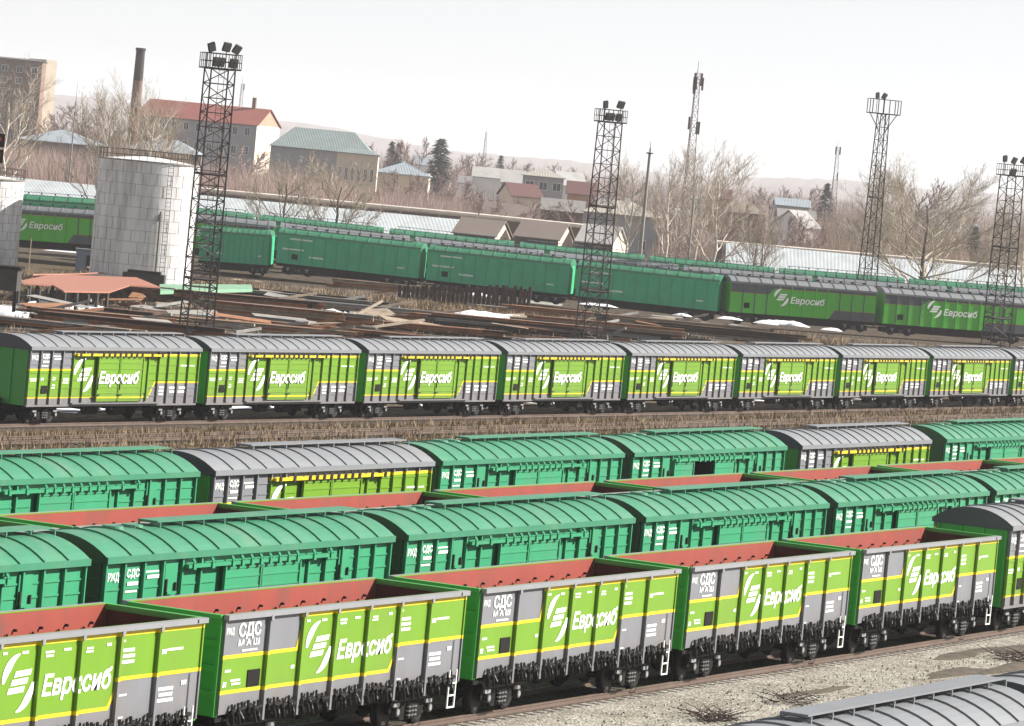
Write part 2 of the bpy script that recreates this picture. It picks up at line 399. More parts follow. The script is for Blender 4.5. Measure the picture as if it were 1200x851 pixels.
    sm = dashes(rnd, .15, .5, 2.1, 2.2, 1) + dashes(rnd, .5, 1.0, 1.78, 1.95, 2) + dashes(rnd, .12, .3, 1.75, 1.95, 1) \
        + dashes(rnd, 4.1, 4.3, 3.1, 3.2, 1) + dashes(rnd, 4.9, 5.2, 3.08, 3.18, 1) + dashes(rnd, 5.85, 6.25, 2.95, 3.12, 2) + dashes(rnd, 6.6, 7.0, 3.05, 3.14, 1) \
        + dashes(rnd, 7.6, 7.95, 2.95, 3.1, 2) + dashes(rnd, 8.5, 8.7, 3.05, 3.16, 1) + dashes(rnd, 9.2, 9.8, 2.6, 3.0, 3) + dashes(rnd, 9.2, 9.35, 3.1, 3.18, 1) \
        + dashes(rnd, 11.0, 11.25, 2.72, 2.9, 1) + dashes(rnd, 11.25, 12.0, 2.78, 2.88, 1) + dashes(rnd, 9.2, 9.6, 1.86, 1.94, 1) + dashes(rnd, 9.25, 9.5, 1.35, 1.42, 1) \
        + dashes(rnd, 10.95, 11.7, 1.6, 2.0, 3) + dashes(rnd, 12.05, 12.28, 1.95, 2.12, 1) + dashes(rnd, 3.45, 3.7, 2.0, 2.14, 1)
    decal_mesh(sm, WHITE, 'marking', root, yd, cuts)
    return root

# ------------------------------------------------------------------ covered wagon (boxcar)
BL = 15.95; BW = 2.876; BZ0 = .98; BZ1 = 3.62
BP = [.98, 1.98, 2.97, 3.95, 4.95, 12.0, 12.95, 13.92, 14.92]
def b_zones(x, sch):
    if sch != 'grey': return [(BZ0, BZ1, sch_side(sch))]
    if x < 3.9: return [(BZ0,1.28,GREY),(1.28,1.36,YEL),(1.36,2.62,LIME),(2.62,2.71,YEL),(2.71,BZ1,GREY)]
    if x < 11.3: return [(BZ0,1.28,GREY),(1.28,1.36,YEL),(1.36,3.36,LIME),(3.36,3.46,YEL),(3.46,BZ1,GREY)]
    return [(BZ0,2.0,GREY),(2.0,2.09,YEL),(2.09,3.36,LIME),(3.36,3.46,YEL),(3.46,BZ1,GREY)]
def sch_side(s): return {'green': TEAL, 'grey': GREY, 'deep': TEALF}[s]
def roof_z(y, hw=1.47, z0=3.78, rise=.50): return z0 + rise*(1-abs(y/hw)**2.2)
def make_boxcar(sch, full, opened=False):
    rnd = random.Random(5)
    side = sch_side(sch); roofm = ROOFG if sch == 'grey' else (TEALR if sch == 'green' else TEALF)
    lime = LIME if sch == 'grey' else side; yel = YEL if sch == 'grey' else side
    endm = DGREEN if sch == 'grey' else mat('green end with painted shade', (.05, .13, .06), .6, .1)  # green ends coloured darker to paint in the shade of the gaps
    root = empty('covered_wagon')
    yo = -BW/2; yp = yo+.11
    b = MB()
    if opened:
        b.box(0, 6.05, yp, yp+.04, BZ0, BZ1, side); b.box(8.3, BL, yp, yp+.04, BZ0, BZ1, side); b.box(6.05, 8.3, yp, yp+.04, 3.3, BZ1, side)
    else: b.box(0, BL, yp, yp+.04, BZ0, BZ1, side)
    e = .004
    if sch == 'grey':
        def q(pts, m, k=1): b.poly([(x, yp-e*k, z) for x, z in pts], m)
        q([(0,1.30),(11.3,1.30),(11.8,2.04),(BL,2.04),(BL,3.46),(4.0,3.46),(4.0,2.66),(0,2.66)], LIME)
        q([(0,1.28),(11.3,1.28),(11.34,1.36),(0,1.36)], YEL, 2)
        q([(11.23,1.28),(11.35,1.28),(11.88,2.02),(11.78,2.06)], YEL, 2)
        q([(11.77,2.0),(BL,2.0),(BL,2.09),(11.77,2.09)], YEL, 3)
        q([(0,2.62),(3.95,2.62),(3.95,2.71),(0,2.71)], YEL, 2)
        q([(3.9,3.36),(BL,3.36),(BL,3.46),(3.9,3.46)], YEL, 2)
        bounds = [1.28, 1.36]
    # horizontal corrugations between posts
    xs = [0]+[p for p in BP]+[BL]
    for x0, x1 in zip(xs[:-1], xs[1:]):
        if x1-x0 > 2: x1 = 6.0; rest = (10.9, 12.0)
        else: rest = None
        for xa, xb in [(x0, x1)] + ([rest] if rest else []):
            for z in (1.35, 1.75, 2.15, 2.5, 2.9, 3.25):
                zm = side
                if sch == 'grey':
                    xm = (xa+xb)/2
                    for z0, z1, m in b_zones(xm, sch):
                        if z0 <= z+.02 <= z1: zm = m
                    if zm is YEL: continue
                b.box(xa+.12, xb-.12, yp-.028, yp-.014, z, z+.05, zm)
    sw = b.build('side_wall', root)
    for px in BP + [.03, BL-.03]:
        p = MB(); w_ = .035 if .1 < px < BL-.1 else .028
        for z0, z1, m in b_zones(px, sch): p.box(px-w_, px+w_, yo, yp-.0135, z0, z1, m)
        p.build('side_post', root)
    si = MB(); si.box(0, BL, yo+.03, yp-.0005, .88, BZ0-.002, GREY if sch == 'grey' else side); si.build('sill', root)
    if full or True:
        for x0, x1 in ((6.1, 8.12), (8.16, 10.35)):
            if opened and x0 < 7: x0, x1 = 3.98, 6.0
            d = MB(); d.box(x0, x1, yo-.05, yo-.0, 1.12, 3.33, lime)
            for z in (1.2, 1.5, 1.8, 2.1, 2.4, 2.7, 3.0, 3.24): d.box(x0+.06, x1-.06, yo-.068, yo-.0505, z, z+.05, lime)
            d.box(x0-.0, x0+.06, yo-.09, yo-.0505, 1.12, 3.33, lime); d.box(x1-.06, x1, yo-.09, yo-.0505, 1.12, 3.33, lime)
            if sch == 'grey': d.box(x0+.07, x1-.07, yo-.072, yo-.069, 1.28, 1.35, YEL)
            do = d.build('door', root)
            h = MB(); h.bar((x0+.02, yo-.11, 1.7), (x0+.02, yo-.11, 2.3), .04, .04, HARD if sch == 'grey' else side); h.bar((x0-.1, yo-.1, 1.45), (x0+.25, yo-.1, 1.45), .06, .05, HARD if sch == 'grey' else side)
            h.build('handle', do)
        n = MB()
        # narrow fixed panel right of the doors
        n.box(10.4, 10.47, yo-.03, yp-.0005, 1.1, 3.3, lime); n.box(10.95, 11.02, yo-.0, yp-.0005, 1.1, 3.3, lime); n.box(10.52, 10.9, yp-.03, yp-.0135, 1.5, 3.2, lime)
        n.build('door_frame', root)
        dr = MB()
        dr.box(4.0, 12.3, yo-.14, yo-.02, 3.36, 3.46, yel if sch == 'grey' else side); dr.box(4.0, 12.3, yo-.02, yo+.03, 3.40, 3.44, side)
        dr.build('door_rail', root)
        for x in [4.2, 5.2] + [6.3+.52*i for i in range(8)] + [10.9, 11.9]:
            k = MB(); k.box(x, x+.14, yo-.18, yo-.142, 3.32, 3.50, HARD if sch == 'grey' else side); k.bar((x+.07, yo-.17, 3.48), (x+.2, yo-.02, 3.58), .07, .05, HARD if sch == 'grey' else side)
            k.build('rail_bracket', root)
        dl = MB(); dl.box(3.9, 12.2, yo-.12, yo+.02, 1.0, 1.06, GREY if sch == 'grey' else side); dl.build('lower_rail', root)
    if sch != 'grey':
        for x in (3.25, 12.95):
            hm = MB(); hm.box(x-.13, x+.5, yp-.06, yp-.03, 2.75, 3.5, side); hm.bar((x-.1, yp-.1, 3.1), (x-.1, yp-.1, 2.72), .05, .05, HARD); hm.bar((x-.1, yp-.12, 2.74), (x+.38, yp-.12, 2.74), .06, .07, side); hm.bar((x+.38, yp-.1, 2.74), (x+.38, yp-.1, 3.0), .05, .05, HARD)
            hm.build('loading_hatch', root)
    # roof
    r = MB(); hw = 1.47; n = 14
    ys = [-hw + 2*hw*i/n for i in range(n+1)]
    P = [(-.06, y, roof_z(y)) for y in ys] + [(BL+.06, y, roof_z(y)) for y in ys]
    r.add(P, [(i, i+n+1, i+n+2, i+1) for i in range(n)], roofm)
    for x in (-.06, BL+.06):
        r.add([(x, y, roof_z(y)) for y in ys] + [(x, hw, 3.62), (x, -hw, 3.62)], [tuple(range(n+3)) if x > 0 else tuple(range(n+2, -1, -1))], endm if sch != 'grey' else mat('slate end cap', (.085, .09, .11), .6))
    r.box(-.06, BL+.06, -hw-.03, -hw+.05, 3.62, 3.79, roofm); r.box(-.06, BL+.06, hw-.05, hw+.03, 3.62, 3.79, roofm)
    ro = r.build('roof', root, False)
    for i in range(13):
        x = 1.15 + i*1.15
        k = MB()
        for j in range(len(ys)-1):
            a = ys[j]; c = ys[j+1]
            if j == 0 or j == len(ys)-2: 
                pass
            k.bar((x, a, roof_z(a)+.02), (x, c, roof_z(c)+.02), .045, .05, roofm)
        k.build('roof_rib', ro)
    for s, x in ((1, 0), (-1, BL)):
        em = MB(); em.box(min(x, x+s*.05), max(x, x+s*.05), -BW/2+.115, BW/2-.115, BZ0-.05, 3.61, endm)
        for y in (-1.3, -.45, .37, 1.2): em.box(min(x-s*.08, x), max(x-s*.08, x), y, y+.09, BZ0, 3.6, endm)
        for z in (1.35, 1.8, 2.25, 2.7, 3.15): em.box(min(x-s*.03, x), max(x-s*.03, x), -1.2, 1.19, z, z+.07, endm)
        em.build('end_wall', root)
    wk = MB()
    wk.box(4.4, BL+.02, -.30, .30, 4.40, 4.44, roofm)
    wk.build('roof_walkway', root)
    for i in range(11):
        x = 4.5 + i*1.158
        k = MB(); k.box(x-.025, x+.025, -.34, .34, 4.365, 4.399, roofm); k.box(x-.025, x+.025, -.34, -.305, roof_z(.3)-.02, 4.364, roofm); k.box(x-.025, x+.025, .305, .34, roof_z(.3)-.02, 4.364, roofm)
        k.build('walkway_bracket', root)
    if sch != 'grey' :
        for x in (2.6, 3.6): 
            k = MB(); k.tube((x, 0, 4.26), (x, 0, 4.35), .3, .28, roofm, 16); k.build('roof_hatch', root)
    for ch in [c for c in root.children if c.name.split('.')[0] in ('side_wall', 'side_post')]:
        if opened and ch.name.startswith('side_wall'): continue
        obj_copy(ch, root, (BL, 0, 0), pi)
    fl = MB(); fl.box(.05, BL-.05, -BW/2+.12, BW/2-.12, .86, .97, BLK); fl.box(-.2, BL+.2, -.22, .22, .66, .855, BLK)
    for x in (2.0, 5.5, 8.05, 10.6, 14.1): fl.box(x-.1, x+.1, -1.25, 1.25, .7, .855, BLK)
    fl.build('underframe', root)
    if opened:
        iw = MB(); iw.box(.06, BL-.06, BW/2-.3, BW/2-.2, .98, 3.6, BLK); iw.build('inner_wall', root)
    make_bogie(root, 2.1, full); make_bogie(root, BL-2.1, full)
    make_coupler(root, -.1, -1); make_coupler(root, BL+.1, 1)
    if full:
        br = MB(); br.tube((6.4, -.7, .62), (7.4, -.7, .62), .22, .22, BLK, 12); br.tube((8.8,-.7,.6), (9.9,-.7,.6), .25, .25, BLK, 12); br.box(10.6, 11.3, -1.1, -.6, .45, .85, BLK); br.bar((4,-.3,.5),(12,-.3,.5),.04,.04,BLK)
        br.tube((6.9,-1.2,.75),(7.0,-1.25,.75),.09,.09,STEEL,8)
        br.build('brake_cylinder', root)
    if sch == 'grey':
        lp = MB(); lp.box(1.28, 1.8, yp-.045, yp-.03, 1.52, 1.9, BLK); lp.build('load_panel', root)
    yd = yp-.032
    cuts = [(px-.036, px+.036, yo-.004) for px in BP]
    if sch == 'grey':
        c2 = cuts + [(6.1-.0, 8.14, yo-.094), (8.14, 10.36, yo-.094)]
        decal_mesh(logo_polys(4.12, 5.9, 1.57, 3.24), WHITE, 'logo', root, yd, c2)
        decal_mesh([place_text('Евросиб', 6.2, 9.95, 2.02, 2.60, .18, .035)], WHITE, 'lettering', root, yd, c2)
    sm = [place_text('РЖД', .25, .80, 3.15 , 3.36, 0, .02), place_text('СДС', 1.2, 1.82, 3.22, 3.42, 0, .03)] + dashes(rnd, 1.2, 1.8, 3.0, 3.16, 1) + dashes(rnd, 2.15, 2.85, 3.14, 3.30, 1) + dashes(rnd, 2.1, 2.85, 3.3, 3.38, 1)
    sm += dashes(rnd, 1.1, 1.75, 2.82, 2.92, 1)
    if sch == 'grey':
        sm += dashes(rnd, .2, .8, 2.1, 2.3, 2) + dashes(rnd, 1.15, 1.4, 2.15, 2.35, 1) + dashes(rnd, 2.2, 2.5, 2.15, 2.35, 2) + dashes(rnd, 2.2, 2.5, 1.75, 2.0, 2) + dashes(rnd, 3.1, 3.7, 2.0, 2.3, 3) \
            + dashes(rnd, 14.1, 14.8, 2.85, 2.97, 1) + dashes(rnd, 15.0, 15.6, 2.85, 2.95, 1) + dashes(rnd, 12.2, 12.7, 1.4, 1.9, 3) + dashes(rnd, 13.2, 13.8, 1.5, 1.9, 2) + dashes(rnd, 14.1, 14.8, 1.5, 1.9, 2)
    decal_mesh(sm, WHITE, 'marking', root, yd)
    return root

GF = make_gondola(True); GS = make_gondola(False)
BGF = make_boxcar('grey', True); BGS = make_boxcar('grey', False)
BT = make_boxcar('green', False); BTO = make_boxcar('green', False, True)
used = set()
def place(proto, loc, rz, label, cat, group):
    if proto not in used: used.add(proto); o = proto
    else: o = copy_tree(proto)
    o.location = loc; o.rotation_euler = (0, 0, rz)
    tag(o, label, cat, group); return o
ORD = ['first', 'second', 'third', 'fourth', 'fifth', 'sixth', 'seventh', 'eighth', 'ninth', 'tenth', 'eleventh']

# ------------------------------------------------------------------ the rows of wagons
# front row
lab = {-1: 'open lime and grey wagon cut by the left edge in the front row',
       0: 'open lime and grey wagon in the front row, second from the left edge',
       1: 'open lime and grey wagon in the middle of the front row, third from left',
       2: 'open lime and grey wagon in the front row, second left of the arched roof',
       3: 'open lime and grey wagon coupled directly to the arched grey roofed wagon at right'}
for n in range(-1, 4):
    place(GF, (93.1+13.92*n, 52.04, 0), 0, lab[n], 'freight wagon', 'open wagons of the front row')
place(BGF, (93.1+13.92*4+.1, 52.04, 0), 0, 'covered wagon with dark green end behind the last front open wagon', 'freight wagon', 'grey and lime covered wagons among the near rows')
# nearest row, roofs only at lower right
place(BGS, (78.3, 32.2, 0), 0, 'grey covered wagon roof with walkway rising from the bottom edge in front of the gravel', 'freight wagon', 'grey covered wagons nearest the camera')
place(BGS, (95.3, 32.2, 0), 0, 'grey covered wagon roof cut by the lower right corner, behind the other bottom roof', 'freight wagon', 'grey covered wagons nearest the camera')
# second row, green
for i, n in enumerate(range(-1, 6)):
    place(BT, (98.95+16.9*n, 58.85, 0), 0, 'green covered wagon, %s from left in the row behind the front open wagons' % ORD[i], 'freight wagon', 'green covered wagons behind the front row')
# third row, open wagons
for i, n in enumerate(range(-1, 8)):
    place(GS, (122.4+13.98*(n-1), 65.35, 0), 0, 'red lined open wagon, %s from left between two rows of green roofs' % ORD[i], 'freight wagon', 'open wagons of the third row')
# fourth row
seq = [(-1, BT), (0, BGS), (1, BT), (2, BTO), (3, BGS), (4, BT), (5, BT)]
for i, (n, pr) in enumerate(seq):
    x = {-1: 111.9, 0: 129.0, 1: 145.7, 2: 162.7, 3: 180.5, 4: 198.6, 5: 215.6}[n]
    l = {-1: 'green covered wagon at the left end of the row below the brown grass strip',
         0: 'grey roofed lime covered wagon between green ones at left below the brown grass strip',
         1: 'green covered wagon right of the left grey roofed one, below the brown grass strip',
         2: 'green covered wagon with its door standing open, below the brown grass strip',
         3: 'grey roofed lime covered wagon at right, coupled behind the green one with an open door',
         4: 'green covered wagon right of the right hand grey roofed one, below the brown grass strip',
         5: 'green covered wagon farthest right in the row below the brown grass strip'}[n]
    place(pr, (x, 72.55, 0), 0, l, 'freight wagon', 'covered wagons of the fourth row')
# fifth row: the lime and grey covered wagons in profile
A5 = -.019
for i in range(10):
    s = 16.98*i
    x = 185.45 + s*cos(A5) - 1.44*sin(A5); y = 112.79 + s*sin(A5) + 1.44*cos(A5)
    place(BGF, (x, y, 0), A5, 'lime and grey covered wagon, %s from left in the row across the middle' % ORD[i], 'freight wagon', 'lime and grey covered wagons across the middle')

# far rows --------------------------------------------------------------
def make_far(sch, L, zt=4.1, livery='full'):
    """long covered wagon seen from afar, wall 3 m high"""
    root = empty('covered_wagon'); z0 = 1.1; W = 2.95
    side = TEALF if sch == 'green' else LIMEF
    b = MB(); b.box(0, L, -W/2, W/2, z0, zt, side)
    SL = mat('slate paint', (.11, .12, .14), .6, .08); GO = mat('gold line', (.42, .36, .06), .6, .1)
    if sch == 'grey':
        y = -W/2-.004
        b.poly([(0,y,3.15),(L*.26,y,3.15),(L*.30,y,zt-.32),(L,y,zt-.32),(L,y,zt),(0,y,zt)], SL)
        b.poly([(0,y,z0),(L*.70,y,z0),(L*.735,y,1.9),(L,y,1.9),(L,y,z0)], SL) if False else None
        b.poly([(L*.68,y,z0),(L,y,z0),(L,y,2.0),(L*.72,y,2.0)], SL)
        y -= .004
        b.poly([(L*.30,y,zt-.38),(L,y,zt-.38),(L,y,zt-.32),(L*.30,y,zt-.32)], GO); b.poly([(L*.72,y,2.0),(L,y,2.0),(L,y,2.07),(L*.72,y,2.07)], GO)
        b.poly([(0,y,3.09),(L*.26,y,3.09),(L*.26,y,3.15),(0,y,3.15)], GO)
    b.build('body', root)
    n = 12
    for i in range(1, n):
        p = MB(); x = L*i/n; p.box(x-.04, x+.04, -W/2-.07, -W/2-.009, z0, zt-.05, side if sch == 'green' or not (x/L < .26 or x/L > .72) else SL); p.build('side_post', root)
    r = MB(); hw = 1.5; k = 10; rm = ROOFG if sch == 'grey' else TEALR
    ys = [-hw+2*hw*i/k for i in range(k+1)]
    r.add([(-.05, y, roof_z(y, hw, zt+.12)) for y in ys]+[(L+.05, y, roof_z(y, hw, zt+.12)) for y in ys], [(i, i+k+1, i+k+2, i+1) for i in range(k)], rm)
    for x in (-.05, L+.05): r.add([(x, y, roof_z(y, hw, zt+.12)) for y in ys]+[(x, hw, zt), (x, -hw, zt)], [tuple(range(k+3))], rm)
    r.box(-.05, L+.05, -hw-.03, -hw+.04, zt-.06, zt+.13, rm)
    for i in range(12): 
        x = L*(i+.5)/12
        for j in range(k): r.bar((x, ys[j], roof_z(ys[j], hw, zt+.12)+.02), (x, ys[j+1], roof_z(ys[j+1], hw, zt+.12)+.02), .06, .08, rm)
    ro = r.build('roof', root)
    wk = MB(); wk.box(.8, L-.8, -.4, .4, zt+.86, zt+.91, ROOFG)
    for i in range(12): wk.box(1+i*(L-2)/11, 1.06+i*(L-2)/11, -.38, .38, zt+.7, zt+.859, HARD)
    wk.build('roof_walkway', root)
    u = MB(); u.box(0, L, -1.2, 1.2, .8, z0-.002, BLK); u.box(3.2, L-3.2, -1, 1, .3, .798, BLK); u.box(.6, 3.7, -1.1, 1.1, .2, .7, BLK); u.box(L-3.7, L-.6, -1.1, 1.1, .2, .7, BLK); u.build('underframe', root)
    make_bogie(root, 2.1, False); make_bogie(root, L-2.1, False)
    make_coupler(root, -.05, -1); make_coupler(root, L+.05, 1)
    rnd = random.Random(2); y = -W/2-.014
    if sch == 'grey':
        y = -W/2-.075
        decal_mesh(logo_polys(L*.295, L*.395, 2.05, 3.8), WHITE, 'logo', root, y)
        decal_mesh([place_text('Евросиб', L*.41, L*.645, 2.4, 3.05, .18, .022)], WHITE, 'lettering', root, y)
    else:
        decal_mesh(dashes(rnd, .8, 3.4, 3.6, 3.85, 1) + dashes(rnd, .5, 2.6, 2.55, 2.8, 1) + dashes(rnd, 3.0, 4.6, 1.9, 2.2, 1) + dashes(rnd, L-2.2, L-1.4, 1.9, 2.1, 1), WHITE, 'marking', root, y)
    lp = MB(); lp.box(1.5, 2.1, -W/2-.03, -W/2-.01, 1.6, 2.15, BLK); lp.build('load_panel', root)
    return root
FG = make_far('green', 13.9); FS = make_far('grey', 15.6)
PROFILE = []                                  # ground level under the far rows
def far_car(proto, Lp, px0, py0, px1, py1, D0, D1, label, group, zt=4.1):
    a = up_d(px0, py0, D0); b = up_d(px1, py1, D1)
    ang = atan2(b.y-a.y, b.x-a.x); L = hypot(b.x-a.x, b.y-a.y); k = L/Lp
    slope = atan2(b.z-a.z, L)
    nx, ny = -sin(ang), cos(ang)
    z = a.z - zt
    o = place(proto, (a.x+nx*1.47, a.y+ny*1.47, z), ang, label, 'freight wagon', group)
    o.rotation_euler = (0, -slope, ang); o.scale = (k, 1, 1)
    PROFILE.append((a.x+nx*1.47, a.y+ny*1.47, z)); PROFILE.append((b.x+nx*1.47, b.y+ny*1.47, b.z-zt))
    return o
far_car(FG, 13.9, 236, 271, 317, 277, 466, 465, 'short deep green covered wagon just right of the big white tank in the far row', 'deep green covered wagons of the far row')
far_car(FG, 13.9, 326, 273.5, 493, 292, 464, 461, 'deep green covered wagon in the far row below the two small bare trees', 'deep green covered wagons of the far row')
far_car(FG, 13.9, 502, 293.5, 668, 311, 461, 458, 'deep green covered wagon in the far row in front of the brown roofed garages', 'deep green covered wagons of the far row')
far_car(FG, 13.9, 677, 312, 843, 330, 457, 454, 'deep green covered wagon in the far row crossed by the second lattice mast', 'deep green covered wagons of the far row')
far_car(FS, 15.6, 858, 330.5, 1028, 343.5, 454, 458, 'slate and bright green covered wagon in the far row, right of the deep green ones', 'slate and green covered wagons of the far row')
far_car(FS, 15.6, 1038, 344.5, 1206, 358, 458, 463, 'slate and bright green covered wagon in the far row reaching the right edge', 'slate and green covered wagons of the far row')
far_car(FS, 15.6, -32, 243, 136, 255, 468, 466, 'bright green covered wagon with grey top seen between the two white tanks', 'slate and green covered wagons of the far row')
# rows behind: only their roofs show
x = 170; i = 0
nm = ['behind the tank', 'above the short green wagon', 'above the second far green wagon', 'above the gap of the far green wagons', 'behind the garage side green wagon', 'behind the second lattice mast', 'left of the tall slim mast', 'right of the tall slim mast', 'at the right edge']
while x < 1230:
    y = 247.5 + (x-140)*.1065 if x < 850 else 323 + (x-850)*.0765
    x1 = x + 150; y1 = 247.5 + (x1-140)*.1065 if x1 < 850 else 323 + (x1-850)*.0765
    far_car(FS, 15.6, x, y, x1, y1, 474, 474, 'grey wagon roof in the second far row, %s' % nm[i], 'grey roofed covered wagons of the second far row')
    x = x1+8; i += 1
x = 150; i = 0
far_car(FG, 13.9, -60, 229, 140, 242, 480, 480, 'pale green roof line of a covered wagon between the two white tanks', 'green roofed covered wagons of the hindmost row')
nm = ['behind the big tank', 'over the short green wagon', 'below the left small bare tree', 'under the corrugated shed end', 'in front of the brown garages', 'left of the concrete pole', 'right of the concrete pole', 'near the pale green hut', 'left of the big bare tree', 'at the far right']
while x < 1230:
    y = 241 + (x-140)*.1055 if x < 850 else 316 + (x-850)*.08
    x1 = x + 145; y1 = 241 + (x1-140)*.1055 if x1 < 850 else 316 + (x1-850)*.08
    far_car(FG, 13.9, x, y, x1, y1, 484, 484, 'pale green wagon roof in the hindmost row, %s' % nm[i], 'green roofed covered wagons of the hindmost row')
    x = x1+8; i += 1

# ------------------------------------------------------------------ ground
GZ = -.22
def rail_track(x0, y0, x1, y1, label, z=0, sl=True):
    b = MB(); L = hypot(x1-x0, y1-y0); a = atan2(y1-y0, x1-x0); M = Matrix.Translation((x0, y0, z)) @ Matrix.Rotation(a, 4, 'Z')
    for s in (-.76, .76):
        b.box(0, L, s-.035, s+.035, -.045, 0, RAIL, M); b.box(0, L, s-.012, s+.012, -.13, -.045, RAIL, M); b.box(0, L, s-.07, s+.07, -.155, -.13, RAIL, M)
    if sl:
        for i in range(int(L/.6)): b.box(i*.6, i*.6+.24, -1.3, 1.3, -.24, -.156, SLEEP, M)
    o = b.build('railway_track'); tag(o, kind='structure'); return o
def ground_mat():
    m = bpy.data.materials.new('ground soil and dry grass'); m.use_nodes = True; n = m.node_tree; N = n.nodes; b = N['Principled BSDF']; b.inputs['Roughness'].default_value = 1; b.inputs['Specular IOR Level'].default_value = .1
    tc = N.new('ShaderNodeTexCoord')
    def noise(sc, det=8, stretch=None):
        z = N.new('ShaderNodeTexNoise'); z.inputs['Scale'].default_value = sc; z.inputs['Detail'].default_value = det; z.inputs['Roughness'].default_value = .7
        if stretch:
            mp = N.new('ShaderNodeMapping'); mp.inputs['Scale'].default_value = stretch; n.links.new(tc.outputs['Object'], mp.inputs[0]); n.links.new(mp.outputs[0], z.inputs[0])
        else: n.links.new(tc.outputs['Object'], z.inputs[0])
        return z
    def ramp(src, stops):
        r = N.new('ShaderNodeValToRGB'); e = r.color_ramp.elements
        while len(e) < len(stops): e.new(.5)
        for k, (p, c) in enumerate(stops): e[k].position = p; e[k].color = (*c, 1)
        n.links.new(src.outputs[0], r.inputs[0]); return r
    r1 = ramp(noise(1.6, 10), [(.30, (.018, .014, .010)), (.45, (.062, .048, .032)), (.58, (.15, .112, .068)), (.74, (.27, .215, .15))])
    r2 = ramp(noise(.05, 4), [(.4, (.75, .75, .75)), (.6, (1.15, 1.1, 1.05))])
    mx = N.new('ShaderNodeMix'); mx.data_type = 'RGBA'; mx.blend_type = 'MULTIPLY'; mx.inputs[0].default_value = 1
    n.links.new(r1.outputs[0], mx.inputs[6]); n.links.new(r2.outputs[0], mx.inputs[7])
    n.links.new(mx.outputs[2], b.inputs['Base Color'])
    bp = N.new('ShaderNodeBump'); bp.inputs['Strength'].default_value = .8; bp.inputs['Distance'].default_value = .25
    n.links.new(noise(2.5, 8).outputs[0], bp.inputs['Height']); n.links.new(bp.outputs[0], b.inputs['Normal'])
    return m
g = MB(); GM = ground_mat()
g.poly([(-9000,-9000,GZ),(12000,-9000,GZ),(12000,12000,GZ),(-9000,12000,GZ)], GM)
tag(g.build('ground'), kind='structure')
def gravel_mat(name, stops, sc=13):
    m = bpy.data.materials.new(name); m.use_nodes = True; n = m.node_tree; N = n.nodes; b = N['Principled BSDF']; b.inputs['Roughness'].default_value = .95; b.inputs['Specular IOR Level'].default_value = .15
    tc = N.new('ShaderNodeTexCoord'); v = N.new('ShaderNodeTexVoronoi'); v.inputs['Scale'].default_value = sc; v.feature = 'F1'
    n.links.new(tc.outputs['Object'], v.inputs['Vector'])
    r = N.new('ShaderNodeValToRGB'); e = r.color_ramp.elements
    while len(e) < len(stops): e.new(.5)
    for k, (p, c) in enumerate(stops): e[k].position = p; e[k].color = (*c, 1)
    sep = N.new('ShaderNodeSeparateColor'); n.links.new(v.outputs['Color'], sep.inputs[0]); n.links.new(sep.outputs[0], r.inputs[0])
    z = N.new('ShaderNodeTexNoise'); z.inputs['Scale'].default_value = .5; z.inputs['Detail'].default_value = 10; z.inputs['Roughness'].default_value = .75; n.links.new(tc.outputs['Object'], z.inputs[0])
    r2 = N.new('ShaderNodeValToRGB'); r2.color_ramp.elements[0].position = .35; r2.color_ramp.elements[1].position = .62
    r2.color_ramp.elements[0].color = (.68, .62, .55, 1); r2.color_ramp.elements[1].color = (1.08, 1.05, 1.0, 1); n.links.new(z.outputs[0], r2.inputs[0])
    mx = N.new('ShaderNodeMix'); mx.data_type = 'RGBA'; mx.blend_type = 'MULTIPLY'; mx.inputs[0].default_value = 1
    n.links.new(r.outputs[0], mx.inputs[6]); n.links.new(r2.outputs[0], mx.inputs[7]); n.links.new(mx.outputs[2], b.inputs['Base Color'])
    bp = N.new('ShaderNodeBump'); bp.inputs['Strength'].default_value = .8; bp.inputs['Distance'].default_value = .04; bp.invert = True
    n.links.new(v.outputs['Distance'], bp.inputs['Height']); n.links.new(bp.outputs[0], b.inputs['Normal'])
    return m
GRAV = gravel_mat('grey gravel', [(0, (.13, .12, .11)), (.3, (.235, .225, .205)), (.8, (.33, .32, .295)), (1, (.50, .48, .45))])
BALL = gravel_mat('oily ballast', [(0, (.02, .018, .015)), (.5, (.07, .055, .045)), (1, (.16, .12, .09))])
s = MB(); s.add([(40,22,-.16),(330,22,-.16),(330,51.13,-.16),(40,51.13,-.16)], [(0,1,2,3)], GRAV); tag(s.build('gravel_bed'), kind='structure')
s = MB()
for y in (58.85, 65.35, 72.55): s.box(40, 330, y-1.85, y+1.85, GZ-.1, GZ+.05, BALL)
s.box(40, 330, 51.131, 54.0, GZ-.1, -.165, BALL)
tag(s.build('ballast'), kind='structure')
for y in (32.2, 52.04, 58.85, 65.35, 72.55): rail_track(45, y, 320, y, '')
rail_track(150, 113.46+1.5, 185.45+420*cos(A5), 112.79+1.44+420*sin(A5), '') if False else None
c5 = Vector((185.45-1.44*sin(A5), 112.79+1.44*cos(A5)))
s = MB(); Mx = Matrix.Translation((c5.x-30, c5.y+30*.019, 0)) @ Matrix.Rotation(A5, 4, 'Z'); s.box(0, 420, -2.0, 2.0, GZ-.1, GZ+.05, BALL, Mx); tag(s.build('ballast'), kind='structure')
rail_track(c5.x-30, c5.y+30*.019, c5.x+380*cos(A5), c5.y+380*sin(A5), '')
rail_track(150, 108.7, 420, 104.2, '')
